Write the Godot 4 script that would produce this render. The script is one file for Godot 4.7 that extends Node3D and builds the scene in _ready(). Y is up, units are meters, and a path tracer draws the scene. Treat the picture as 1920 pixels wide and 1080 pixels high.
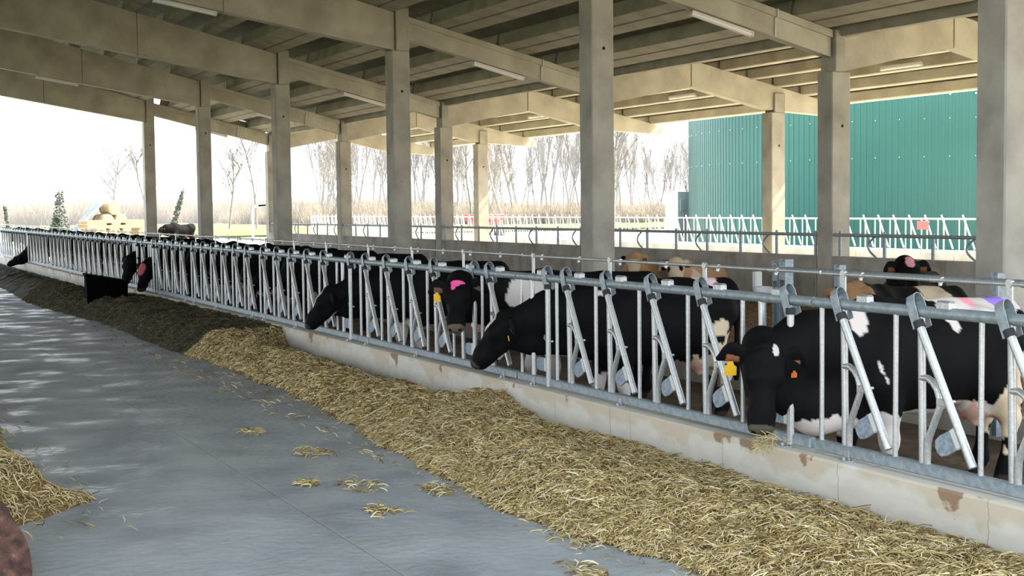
extends Node3D
# An open-sided cattle barn seen along its feed alley. World axes: x runs across the barn (the feed barrier stands at x = 6),
# -z runs along the alley away from the viewer, y is up, the alley floor is y = 0.

const SPAN := 8.776          # distance between the concrete frames
const FRAME0 := 10.966       # first frame in front of the viewer
const ROW1 := 11.40
const ROW2 := 16.33
const ROW3 := 21.65
const EXPOSURE := 1.75
const HAZE := 0.0011
const ROOF_FROM := 2.4

var M := {}
var used := {}
var rng := RandomNumberGenerator.new()
const ORD := ["first", "second", "third", "fourth", "fifth", "sixth", "seventh", "eighth", "ninth", "tenth", "eleventh", "twelfth", "thirteenth", "fourteenth", "fifteenth", "sixteenth", "seventeenth", "eighteenth", "nineteenth", "twentieth"]

# ------------------------------------------------------------------ mesh building
class MB:
	var v := PackedVector3Array()
	var n := PackedVector3Array()
	var c := PackedColorArray()
	var u := PackedVector2Array()
	var ix := PackedInt32Array()
	var col := Color(1, 1, 1)

	func vert(p: Vector3, nn: Vector3, uv := Vector2.ZERO) -> int:
		v.append(p); n.append(nn); c.append(col); u.append(uv)
		return v.size() - 1

	func face(ps: Array, nn: Vector3, uvs := []) -> void:
		# flat convex polygon facing nn
		var f = (ps[1] - ps[0]).cross(ps[2] - ps[0])
		var order = range(ps.size())
		if f.dot(nn) > 0.0:
			order.reverse()
		var b := v.size()
		for i in order:
			vert(ps[i], nn, uvs[i] if uvs.size() > 0 else Vector2.ZERO)
		for i in range(1, ps.size() - 1):
			ix.append(b); ix.append(b + i); ix.append(b + i + 1)

	func box(center: Vector3, size: Vector3, bevel := 0.0, bs := Basis.IDENTITY) -> void:
		var h := size * 0.5
		var e: float = min(bevel, min(h.x, min(h.y, h.z)) * 0.49)
		var ax := [Vector3.RIGHT, Vector3.UP, Vector3.BACK]
		for a in 3:
			var o1 := (a + 1) % 3
			var o2 := (a + 2) % 3
			for s in [-1.0, 1.0]:
				var ps := []
				for q in [[-1, -1], [1, -1], [1, 1], [-1, 1]]:
					var p := Vector3.ZERO
					p[a] = s * h[a]
					p[o1] = q[0] * (h[o1] - e)
					p[o2] = q[1] * (h[o2] - e)
					ps.append(center + bs * p)
				face(ps, bs * (ax[a] * s))
		if e <= 0.0:
			return
		for a in 3:      # edges along axis a
			var o1 := (a + 1) % 3
			var o2 := (a + 2) % 3
			for s1 in [-1.0, 1.0]:
				for s2 in [-1.0, 1.0]:
					var ps := []
					for q in [[0, -1], [0, 1], [1, 1], [1, -1]]:
						var p := Vector3.ZERO
						p[a] = q[1] * (h[a] - e)
						p[o1] = s1 * (h[o1] - (e if q[0] == 1 else 0.0))
						p[o2] = s2 * (h[o2] - (0.0 if q[0] == 1 else e))
						ps.append(center + bs * p)
					face(ps, bs * ((ax[o1] * s1 + ax[o2] * s2).normalized()))
		for sx in [-1.0, 1.0]:
			for sy in [-1.0, 1.0]:
				for sz in [-1.0, 1.0]:
					var s := Vector3(sx, sy, sz)
					var ps := []
					for a in 3:
						var p := Vector3.ZERO
						for j in 3:
							p[j] = s[j] * (h[j] - (0.0 if j == a else e))
						ps.append(center + bs * p)
					face(ps, bs * s.normalized())

	func tri(a: int, b: int, d: int) -> void:
		var f := (v[b] - v[a]).cross(v[d] - v[a])
		if f.dot(n[a] + n[b] + n[d]) > 0.0:
			ix.append(a); ix.append(d); ix.append(b)
		else:
			ix.append(a); ix.append(b); ix.append(d)

	func tube(path: Array, radii: Array, sides := 8, caps := true, squash := 1.0, flat_axis := Vector3.ZERO) -> void:
		var m := path.size()
		var prev := Vector3.ZERO
		var b := v.size()
		for i in m:
			var t: Vector3
			if i == 0: t = path[1] - path[0]
			elif i == m - 1: t = path[m - 1] - path[m - 2]
			else: t = (path[i + 1] - path[i]).normalized() + (path[i] - path[i - 1]).normalized()
			t = t.normalized()
			var side: Vector3
			if flat_axis != Vector3.ZERO:
				side = flat_axis - t * flat_axis.dot(t)
			elif i == 0:
				side = t.cross(Vector3.UP if absf(t.y) < 0.9 else Vector3.RIGHT)
			else:
				side = prev - t * prev.dot(t)
			side = side.normalized()
			prev = side
			var up := side.cross(t).normalized()
			var r: float = radii[i] if i < radii.size() else radii[radii.size() - 1]
			for j in sides + 1:
				var ang := TAU * j / sides
				var d := side * cos(ang) * squash + up * sin(ang)
				var nn := (side * cos(ang) / squash + up * sin(ang)).normalized()
				vert(path[i] + d * r, nn, Vector2(float(j) / sides, float(i)))
		for i in m - 1:
			for j in sides:
				var p := b + i * (sides + 1) + j
				var q := p + sides + 1
				tri(p, p + 1, q)
				tri(p + 1, q + 1, q)
		if caps:
			for e in [0, m - 1]:
				var ps := []
				for j in sides:
					ps.append(v[b + e * (sides + 1) + j])
				var t2: Vector3 = (path[0] - path[1]) if e == 0 else (path[m - 1] - path[m - 2])
				face(ps, t2.normalized())

	func extrude(poly: PackedVector2Array, depth: float, xf := Transform3D.IDENTITY) -> void:
		# polygon in local xy, extruded along z, centred
		var tri := Geometry2D.triangulate_polygon(poly)
		for s in [-1.0, 1.0]:
			for i in range(0, tri.size(), 3):
				var ps := []
				for j in 3:
					var p := poly[tri[i + j]]
					ps.append(xf * Vector3(p.x, p.y, s * depth * 0.5))
				face(ps, (xf.basis * Vector3(0, 0, s)).normalized())
		var area := 0.0
		for i in poly.size():
			var p := poly[i]
			var q := poly[(i + 1) % poly.size()]
			area += p.x * q.y - q.x * p.y
		var sg := signf(area)
		for i in poly.size():
			var p := poly[i]
			var q := poly[(i + 1) % poly.size()]
			var e := q - p
			if e.length() < 1e-6: continue
			var nn := Vector3(e.y, -e.x, 0).normalized() * sg
			face([xf * Vector3(p.x, p.y, -depth * 0.5), xf * Vector3(q.x, q.y, -depth * 0.5), xf * Vector3(q.x, q.y, depth * 0.5), xf * Vector3(p.x, p.y, depth * 0.5)], (xf.basis * nn).normalized())

	func ball(center: Vector3, r: Vector3, seg := 12, rings := 8, bs := Basis.IDENTITY) -> void:
		var b := v.size()
		for i in rings + 1:
			var th := PI * i / rings
			for j in seg + 1:
				var ph := TAU * j / seg
				var d := Vector3(sin(th) * cos(ph), cos(th), sin(th) * sin(ph))
				vert(center + bs * (d * r), (bs * (d / r)).normalized())
		for i in rings:
			for j in seg:
				var p := b + i * (seg + 1) + j
				var q := p + seg + 1
				tri(p, p + 1, q)
				tri(p + 1, q + 1, q)

	func lathe(profile: Array, seg := 24, xf := Transform3D.IDENTITY) -> void:
		# profile: Vector2(radius, y), bottom to top; flat shading between profile points
		for i in profile.size() - 1:
			var a: Vector2 = profile[i]
			var d: Vector2 = profile[i + 1]
			var e := d - a
			var nr := Vector2(e.y, -e.x).normalized()
			var b := v.size()
			for j in seg + 1:
				var ph := TAU * j / seg
				var o := Vector3(cos(ph), 0, sin(ph))
				var nn := (xf.basis * (o * nr.x + Vector3.UP * nr.y)).normalized()
				vert(xf * (o * a.x + Vector3.UP * a.y), nn, Vector2(float(j) / seg, a.y))
				vert(xf * (o * d.x + Vector3.UP * d.y), nn, Vector2(float(j) / seg, d.y))
			for j in seg:
				var p := b + j * 2
				tri(p, p + 1, p + 2)
				tri(p + 1, p + 3, p + 2)

	func mesh(mat: Material = null, with_color := false) -> ArrayMesh:
		var a := []
		a.resize(Mesh.ARRAY_MAX)
		a[Mesh.ARRAY_VERTEX] = v
		a[Mesh.ARRAY_NORMAL] = n
		if with_color: a[Mesh.ARRAY_COLOR] = c
		a[Mesh.ARRAY_TEX_UV] = u
		a[Mesh.ARRAY_INDEX] = ix
		var m := ArrayMesh.new()
		m.add_surface_from_arrays(Mesh.PRIMITIVE_TRIANGLES, a)
		if mat: m.surface_set_material(0, mat)
		return m

# ------------------------------------------------------------------ nodes
func numbered(called: String) -> String:
	if not used.has(called):
		used[called] = 0
		return called
	used[called] += 1
	return "%s_%03d" % [called, used[called]]

func tag(o: Node, label: String, category := "", group := "", kind := "") -> void:
	if label: o.set_meta("label", label)
	if category: o.set_meta("category", category)
	if group: o.set_meta("group", group)
	if kind: o.set_meta("kind", kind)

func thing(called: String, label: String, category: String, at := Vector3.ZERO, turn := 0.0, group := "", kind := "thing") -> Node3D:
	var o := Node3D.new()
	o.name = numbered(called)
	add_child(o)
	o.position = at
	o.rotation.y = turn
	tag(o, label, category, group, kind)
	return o

func part(called: String, mesh: Mesh, parent: Node, xf := Transform3D.IDENTITY, label := "") -> MeshInstance3D:
	var o := MeshInstance3D.new()
	o.mesh = mesh
	o.name = called
	o.transform = xf
	parent.add_child(o, true)
	if label: o.set_meta("label", label)
	return o

func solo(called: String, mesh: Mesh, label: String, category: String, xf := Transform3D.IDENTITY, group := "", kind := "thing") -> MeshInstance3D:
	var o := MeshInstance3D.new()
	o.mesh = mesh
	o.name = numbered(called)
	o.transform = xf
	add_child(o)
	tag(o, label, category, group, kind)
	return o

func copy(root: Node3D, label: String, group := "") -> Node3D:
	var r: Node3D = root.duplicate()
	var stem: String = root.name
	if stem.length() > 4 and stem.substr(stem.length() - 4, 1) == "_" and stem.right(3).is_valid_int():
		stem = stem.left(stem.length() - 4)
	r.name = numbered(stem)
	add_child(r)
	r.set_meta("label", label)
	if group: r.set_meta("group", group)
	return r

# ------------------------------------------------------------------ materials
func ntex(seed_: int, freq: float, stops: Array, size := 512, oct := 5, kind := FastNoiseLite.TYPE_SIMPLEX_SMOOTH, h := 0) -> NoiseTexture2D:
	var f := FastNoiseLite.new()
	f.seed = seed_
	f.noise_type = kind
	f.frequency = freq
	f.fractal_octaves = oct
	var t := NoiseTexture2D.new()
	t.width = size
	t.height = h if h > 0 else size
	t.seamless = true
	t.noise = f
	var g := Gradient.new()
	var offs := PackedFloat32Array()
	var cols := PackedColorArray()
	for s in stops:
		offs.append(s[0]); cols.append(s[1])
	g.offsets = offs
	g.colors = cols
	t.color_ramp = g
	return t

func bumps(seed_: int, freq: float, strength: float, size := 512, oct := 4) -> NoiseTexture2D:
	var f := FastNoiseLite.new()
	f.seed = seed_
	f.frequency = freq
	f.fractal_octaves = oct
	var t := NoiseTexture2D.new()
	t.width = size
	t.height = size
	t.seamless = true
	t.as_normal_map = true
	t.bump_strength = strength
	t.noise = f
	return t

func rgb(r: int, g: int, b: int) -> Color:
	return Color8(r, g, b)

func lin(r: int, g: int, b: int) -> Color:
	return Color8(r, g, b).srgb_to_linear()

func mat(albedo: Color, rough: float, metal := 0.0, tex: Texture2D = null, scale := 1.0, nrm: Texture2D = null, nscale := 1.0) -> StandardMaterial3D:
	var m := StandardMaterial3D.new()
	m.albedo_color = albedo
	m.roughness = rough
	m.metallic = metal
	if tex: m.albedo_texture = tex
	if nrm:
		m.normal_enabled = true
		m.normal_texture = nrm
		m.normal_scale = nscale
	if tex or nrm:
		m.uv1_triplanar = true
		m.uv1_world_triplanar = true
		m.uv1_scale = Vector3.ONE * scale
	return m

func vmat(rough: float) -> StandardMaterial3D:
	var m := StandardMaterial3D.new()
	m.vertex_color_use_as_albedo = true
	m.roughness = rough
	return m

func make_materials() -> void:
	var fine := bumps(5, 0.06, 2.0, 512, 5)
	M.concrete = mat(Color.WHITE, 0.85, 0.0, ntex(11, 0.006, [[0.15, rgb(161, 156, 141)], [0.5, rgb(176, 169, 154)], [0.85, rgb(189, 184, 167)]], 512, 6), 0.25, fine, 0.4)
	M.column = mat(Color.WHITE, 0.85, 0.0, ntex(12, 0.007, [[0.12, rgb(144, 140, 129)], [0.4, rgb(159, 153, 142)], [0.9, rgb(175, 170, 156)]], 512, 6), 0.3, fine, 0.4)
	M.wall = mat(Color.WHITE, 0.9, 0.0, ntex(13, 0.009, [[0.1, rgb(130, 124, 112)], [0.4, rgb(149, 143, 131)], [0.9, rgb(166, 160, 149)]], 512, 6), 0.35, fine, 0.4)
	M.deck = mat(Color.WHITE, 0.9, 0.0, ntex(14, 0.01, [[0.1, rgb(117, 119, 105)], [0.6, rgb(132, 133, 119)], [0.95, rgb(145, 145, 132)]], 512, 5), 0.3)
	M.purlin = mat(Color.WHITE, 0.9, 0.0, ntex(15, 0.008, [[0.1, rgb(143, 137, 125)], [0.5, rgb(156, 151, 139)], [0.95, rgb(169, 164, 151)]], 512, 5), 0.3)
	M.hole = mat(rgb(40, 38, 34), 0.9)
	M.seam = mat(rgb(96, 90, 78), 0.9)
	M.floor = mat(Color.WHITE, 0.55, 0.0, ntex(16, 0.006, [[0.1, rgb(132, 136, 136)], [0.35, rgb(144, 148, 148)], [0.6, rgb(151, 155, 153)], [0.92, rgb(163, 165, 163)]], 1024, 7), 0.16, bumps(17, 0.05, 3.0, 1024, 6), 0.4)
	M.floor.roughness_texture = ntex(18, 0.012, [[0.25, Color(0.42, 0.42, 0.42)], [0.5, Color(0.75, 0.75, 0.75)], [0.75, Color(1, 1, 1)]], 512, 5)
	M.floor.roughness = 0.8
	M.alley = mat(Color.WHITE, 0.8, 0.0, ntex(19, 0.01, [[0.1, rgb(58, 46, 34)], [0.5, rgb(84, 68, 50)], [0.9, rgb(112, 96, 74)]], 512, 6), 0.3, fine, 0.8)
	M.bedding = mat(Color.WHITE, 0.95, 0.0, ntex(20, 0.02, [[0.1, rgb(70, 52, 30)], [0.45, rgb(112, 88, 54)], [0.9, rgb(160, 132, 86)]], 512, 6), 0.6, bumps(21, 0.05, 8.0, 512, 6), 1.0)
	M.yard = mat(Color.WHITE, 0.9, 0.0, ntex(22, 0.01, [[0.1, rgb(157, 154, 138)], [0.6, rgb(179, 175, 159)], [0.95, rgb(195, 191, 174)]], 512, 6), 0.1)
	M.field = mat(Color.WHITE, 0.95, 0.0, ntex(23, 0.012, [[0.2, rgb(60, 74, 30)], [0.45, rgb(72, 84, 34)], [0.6, rgb(80, 82, 46)], [0.85, rgb(92, 88, 60)]], 1024, 6), 0.02)
	M.galv = mat(Color.WHITE, 0.4, 0.65, ntex(24, 0.05, [[0.2, rgb(166, 167, 166)], [0.5, rgb(179, 180, 177)], [0.8, rgb(192, 193, 190)]], 256, 4, FastNoiseLite.TYPE_CELLULAR), 4.0)
	M.galv_dark = mat(Color.WHITE, 0.5, 0.4, ntex(25, 0.04, [[0.2, rgb(124, 135, 139)], [0.5, rgb(139, 149, 152)], [0.8, rgb(152, 161, 164)]], 256, 4, FastNoiseLite.TYPE_CELLULAR), 2.0)
	M.flap = mat(Color.WHITE, 0.55, 0.1, ntex(26, 0.03, [[0.2, rgb(111, 124, 134)], [0.6, rgb(132, 145, 154)], [0.9, rgb(149, 160, 167)]], 256, 4), 3.0)
	M.sleeve = mat(rgb(196, 198, 190), 0.6)
	M.rubber = mat(rgb(30, 34, 36), 0.7)
	M.white = mat(rgb(214, 212, 210), 0.45)
	M.tube = mat(rgb(235, 228, 226), 0.4)
	M.black = mat(Color.WHITE, 0.95, 0.0, ntex(27, 0.02, [[0.2, rgb(3, 4, 4)], [0.8, rgb(8, 8, 8)]], 256, 4), 1.0)
	M.black.metallic_specular = 0.1
	M.rust = mat(Color.WHITE, 0.75, 0.2, ntex(28, 0.012, [[0.1, rgb(44, 28, 23)], [0.4, rgb(70, 44, 34)], [0.6, rgb(84, 54, 42)], [0.8, rgb(104, 72, 58)], [0.95, rgb(128, 100, 86)]], 512, 6), 1.6, fine, 0.8)
	M.green = mat(Color.WHITE, 0.38, 0.0, ntex(29, 0.004, [[0.1, rgb(20, 80, 70)], [0.6, rgb(26, 89, 78)], [0.95, rgb(33, 95, 84)]], 512, 4), 0.05)
	M.bolt = mat(rgb(220, 226, 224), 0.4, 0.3)
	M.bark = mat(Color.WHITE, 0.9, 0.0, ntex(30, 0.02, [[0.2, rgb(101, 96, 88)], [0.6, rgb(124, 119, 110)], [0.9, rgb(141, 136, 127)]], 256, 5), 0.5)
	M.twig = mat(rgb(119, 112, 103), 0.9)
	M.ivy = mat(Color.WHITE, 0.8, 0.0, ntex(31, 0.05, [[0.2, rgb(26, 36, 26)], [0.8, rgb(58, 70, 48)]], 256, 4), 1.0)
	M.brush = mat(rgb(134, 124, 108), 0.9)
	M.woods = M.brush
	M.bale = mat(Color.WHITE, 0.95, 0.0, ntex(32, 0.03, [[0.2, rgb(135, 114, 79)], [0.6, rgb(159, 140, 104)], [0.9, rgb(175, 159, 125)]], 512, 5), 0.8, fine, 1.0)
	M.tarp = mat(Color.WHITE, 0.5, 0.0, ntex(33, 0.02, [[0.2, rgb(70, 84, 110)], [0.6, rgb(104, 120, 146)], [0.9, rgb(150, 162, 180)]], 256, 4), 0.6)
	M.timber = mat(Color.WHITE, 0.85, 0.0, ntex(34, 0.02, [[0.2, rgb(126, 108, 76)], [0.8, rgb(149, 133, 104)]], 256, 4), 0.8)
	M.red = mat(rgb(200, 62, 52), 0.5)
	M.pink = mat(rgb(222, 96, 92), 0.5)
	M.tag_yellow = mat(rgb(240, 186, 44), 0.5)
	M.tag_orange = mat(rgb(232, 120, 60), 0.5)
	M.eye = mat(rgb(12, 9, 8), 0.12)
	M.cow = vmat(0.7)
	M.cow.metallic_specular = 0.2
	M.straw = vmat(0.8)
	M.hay = vmat(0.95)
	M.hay.normal_enabled = true
	M.hay.normal_texture = bumps(35, 0.06, 8.0, 512, 5)
	M.hay.uv1_triplanar = true
	M.hay.uv1_world_triplanar = true
	M.hay.uv1_scale = Vector3.ONE * 1.5
	M.kerb = kerb_material()

func kerb_material() -> StandardMaterial3D:
	# concrete with brown run-off stains that hang from the top edge and a few hairline cracks: 12 m by 0.34 m
	var w := 2048
	var h := 96
	var img := Image.create(w, h, false, Image.FORMAT_RGB8)
	var f := FastNoiseLite.new()
	f.seed = 71; f.frequency = 0.02; f.fractal_octaves = 5
	var g := FastNoiseLite.new()
	g.seed = 72; g.frequency = 0.011; g.fractal_octaves = 3
	var base := rgb(196, 191, 177)
	var pale := rgb(208, 204, 192)
	var stain := rgb(136, 106, 80)
	var beige := rgb(186, 170, 142)
	for y in h:
		for x in w:
			var a := f.get_noise_2d(x, y * 1.6) * 0.5 + 0.5
			var c := base.lerp(pale, clampf(a * 1.4 - 0.2, 0, 1))
			var reach := 22.0 + 60.0 * g.get_noise_2d(x * 0.5, 3.0)
			var d := reach - y + 16.0 * f.get_noise_2d(x * 1.5, y * 2.0)
			if d > 0.0:
				c = c.lerp(beige, clampf(d / 16.0, 0, 1) * 0.6)
			var reach2 := 130.0 * maxf(0.0, g.get_noise_2d(x * 0.9 + 900.0, 40.0) - 0.3)
			var d2 := reach2 - y + 20.0 * f.get_noise_2d(x * 2.0, y * 2.5 + 200.0)
			if d2 > 0.0 and reach2 > 3.0:
				c = c.lerp(stain, clampf(d2 / 9.0, 0, 1) * 0.85)
			var low := (y - 78.0) + 26.0 * f.get_noise_2d(x * 2.5 + 77.0, y)
			if low > 0.0:
				c = c.lerp(rgb(150, 134, 104), clampf(low / 8.0, 0.0, 1.0) * 0.7)
			img.set_pixel(x, y, c)
	for k in 9:
		var cx := 90 + k * 223
		for y in h:
			if hash(k * 13) % 3 == 0 and y < 20: continue
			var xx := clampi(cx + int(4.0 * g.get_noise_2d(y * 3.0, k * 50.0)), 0, w - 1)
			img.set_pixel(xx, y, rgb(150, 142, 128))
	var m := StandardMaterial3D.new()
	m.albedo_texture = ImageTexture.create_from_image(img)
	m.roughness = 0.85
	return m

# ------------------------------------------------------------------ the scene
func _ready() -> void:
	rng.seed = 7
	var cam := Camera3D.new()
	cam.name = "camera"
	cam.position = Vector3(0, 2.0345, 0)
	cam.basis = Basis(Vector3.UP, -0.4611) * Basis(Vector3.RIGHT, -0.0592) * Basis(Vector3.BACK, -0.0112)
	cam.fov = 23.661
	cam.near = 0.1
	cam.far = 1500.0
	add_child(cam)
	cam.current = true

	var we := WorldEnvironment.new()
	we.name = "environment"
	var env := Environment.new()
	env.background_mode = Environment.BG_SKY
	var sky := Sky.new()
	var sm := ProceduralSkyMaterial.new()
	sm.sky_top_color = Color(0.86, 0.92, 1.0)
	sm.sky_horizon_color = Color(0.95, 0.97, 1.0)
	sm.sky_curve = 0.2
	sm.ground_bottom_color = Color(0.52, 0.5, 0.44)
	sm.ground_horizon_color = Color(0.9, 0.92, 0.93)
	sm.ground_curve = 0.05
	sm.energy_multiplier = 1.0
	sky.sky_material = sm
	env.sky = sky
	env.background_energy_multiplier = 2.6
	env.ambient_light_source = Environment.AMBIENT_SOURCE_SKY
	env.tonemap_mode = Environment.TONE_MAPPER_LINEAR
	env.tonemap_exposure = EXPOSURE
	env.sdfgi_enabled = true
	env.ssao_enabled = true
	env.ssil_enabled = true
	we.environment = env
	add_child(we)

	env.volumetric_fog_enabled = true
	env.volumetric_fog_density = 0.0
	var haze := FogVolume.new()
	haze.name = "haze"
	haze.shape = RenderingServer.FOG_VOLUME_SHAPE_BOX
	haze.size = Vector3(900, 60, 420)
	haze.position = Vector3(120, 29, -330)
	var fm := FogMaterial.new()
	fm.density = HAZE
	fm.albedo = Color(0.95, 0.97, 1.0)
	haze.material = fm
	haze.set_meta("kind", "stuff")
	haze.set_meta("label", "thin bright winter haze over the far field and trees")
	add_child(haze)

	var sun := DirectionalLight3D.new()
	sun.name = "sun"
	sun.light_color = Color(1.0, 0.93, 0.82)
	sun.light_energy = 4.8
	sun.light_angular_distance = 1.5
	sun.shadow_enabled = true
	sun.basis = Basis.looking_at(-Vector3(0.68, 0.76, 0.14).normalized(), Vector3.UP)
	add_child(sun)

	make_materials()
	build_ground()
	build_roof()
	build_frames()
	build_walls()
	build_barriers()
	build_rear_rail()
	build_hay()
	build_cows()
	build_yard()
	build_trees()

# ------------------------------------------------------------------ ground, kerb
func slab(called: String, a: Vector3, b: Vector3, m: Material, label: String, category := "floor") -> MeshInstance3D:
	# a, b: opposite corners in (x, y, distance along the alley)
	var mb := MB.new()
	mb.box(Vector3((a.x + b.x) / 2, (a.y + b.y) / 2, -(a.z + b.z) / 2), Vector3(absf(a.x - b.x), absf(a.y - b.y), absf(a.z - b.z)))
	return solo(called, mb.mesh(m), label, category, Transform3D.IDENTITY, "", "structure")

func build_ground() -> void:
	var fl := thing("floor", "smooth grey concrete floor of the feed alley", "floor", Vector3.ZERO, 0, "", "structure")
	var edges := [-3.2, 2.79, 5.9]
	for i in 2:     # two pours with a long joint between them
		var mb := MB.new()
		mb.box(Vector3((edges[i] + edges[i + 1]) / 2, -0.1, -29), Vector3(edges[i + 1] - edges[i] - 0.006, 0.2, 74), 0.003)
		part("floor_pour", mb.mesh(M.floor), fl)
	slab("cow_alley_ground", Vector3(6.1, -0.3, -8), Vector3(9.35, -0.1, 66), M.alley, "brown manure covered cow alley behind the feed barrier", "ground")
	slab("trim_1", Vector3(9.3, -0.25, -8), Vector3(9.42, 0.13, 56), M.wall, "low concrete edge between cow alley and straw bedding", "kerb")
	# straw bedding, uneven
	var bd := MB.new()
	var nz := FastNoiseLite.new()
	nz.seed = 3; nz.frequency = 0.5
	grid_surface(bd, 9.4, 16.12, -8.0, 56.0, 40, 220, func(x, z): return 0.06 + 0.1 * (nz.get_noise_2d(x * 2, z * 2) * 0.5 + 0.5) + 0.05 * smoothstep(9.35, 12.0, x))
	solo("straw_bedding", bd.mesh(M.bedding), "trampled brown straw bedding on the ground before the low concrete wall", "bedding", Transform3D.IDENTITY, "", "stuff")
	slab("outer_bay_ground", Vector3(16.3, -0.2, -8), Vector3(24.2, 0.0, 66), M.yard, "pale concrete ground of the outer bay", "ground")
	slab("yard_ground", Vector3(24.2, -0.25, -40), Vector3(90, -0.03, 100), M.yard, "sunlit pale yard ground outside the barn", "ground")
	slab("track_ground", Vector3(-40, -0.25, 66), Vector3(24.2, -0.03, 108), M.yard, "pale dirt yard past the far end of the barn", "ground")
	slab("field_ground", Vector3(-500, -0.6, -200), Vector3(700, -0.28, 900), M.field, "flat green and straw coloured farm field", "field")
	# the strip of verge that lifts the near field to yard level
	var vg := MB.new()
	vg.box(Vector3(60, -0.16, -160), Vector3(260, 0.24, 104))
	solo("verge_ground", vg.mesh(M.field), "grass verge between yard and trees", "grass", Transform3D.IDENTITY, "", "structure")
	# kerb: two lengths of concrete with a thin lip
	var kb := thing("kerb", "long grey concrete feed kerb with brown run-off stains below the barrier", "kerb", Vector3.ZERO, 0, "", "structure")
	var z0 := 1.0
	while z0 < 66.0:
		var ln := 9.0
		var mb := MB.new()
		var ya := -0.05
		var yb := 0.33
		var za := -z0
		var zb := -(z0 + ln - 0.008)
		var prof := [Vector2(5.89, ya), Vector2(5.876, 0.318), Vector2(5.89, 0.333), Vector2(6.13, 0.333), Vector2(6.14, 0.32), Vector2(6.14, ya)]
		var run := 0.0
		for i in prof.size() - 1:
			var p: Vector2 = prof[i]
			var q: Vector2 = prof[i + 1]
			var e := q - p
			var nn := Vector3(-e.y, e.x, 0).normalized()
			var v0 := clampf((0.333 - p.y) / 0.36, 0.0, 1.0)
			var v1 := clampf((0.333 - q.y) / 0.36, 0.0, 1.0)
			if absf(p.y - q.y) < 0.005:
				v0 = 0.62; v1 = 0.8
			mb.face([Vector3(p.x, p.y, za), Vector3(q.x, q.y, za), Vector3(q.x, q.y, zb), Vector3(p.x, p.y, zb)], nn,
				[Vector2(z0 / 12.0, v0), Vector2(z0 / 12.0, v1), Vector2((z0 + ln) / 12.0, v1), Vector2((z0 + ln) / 12.0, v0)])
		for s in [[za, 1.0], [zb, -1.0]]:
			var ps := []
			for p in prof:
				ps.append(Vector3(p.x, p.y, s[0]))
			mb.face(ps, Vector3(0, 0, s[1]))
		part("kerb_length", mb.mesh(M.kerb), kb)
		z0 += ln

func grid_surface(mb: MB, x0: float, x1: float, z0: float, z1: float, nx: int, nz: int, hf: Callable, colf = null) -> void:
	var b := mb.v.size()
	for j in nz + 1:
		var z := lerpf(z0, z1, float(j) / nz)
		for i in nx + 1:
			var x := lerpf(x0, x1, float(i) / nx)
			var h: float = hf.call(x, z)
			var e := 0.03
			var dx: float = (hf.call(x + e, z) - hf.call(x - e, z)) / (2 * e)
			var dz: float = (hf.call(x, z + e) - hf.call(x, z - e)) / (2 * e)
			if colf != null: mb.col = colf.call(x, z)
			mb.vert(Vector3(x, h, -z), Vector3(-dx, 1, dz).normalized(), Vector2(x, z))
	for j in nz:
		for i in nx:
			var p := b + j * (nx + 1) + i
			var q := p + nx + 1
			mb.tri(p, q, p + 1)
			mb.tri(p + 1, q, q + 1)

# ------------------------------------------------------------------ roof
func roof_y(x: float) -> float:
	return 6.33 + 0.245 * (11.2 - x)

func bay_y(x: float) -> float:
	return 5.56 - 0.179 * (19.06 - x) if x < 19.06 else 5.56 - 0.217 * (x - 19.06)

func sloped(mb: MB, x0: float, y0: float, x1: float, y1: float, z0: float, z1: float, th: float) -> void:
	var a := Vector2(x0, y0)
	var b := Vector2(x1, y1)
	var d := (b - a).normalized()
	var nn := Vector2(-d.y, d.x) * th
	mb.extrude(PackedVector2Array([a, b, b + nn, a + nn]), z1 - z0, Transform3D(Basis.IDENTITY, Vector3(0, 0, -(z0 + z1) / 2)))

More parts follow.
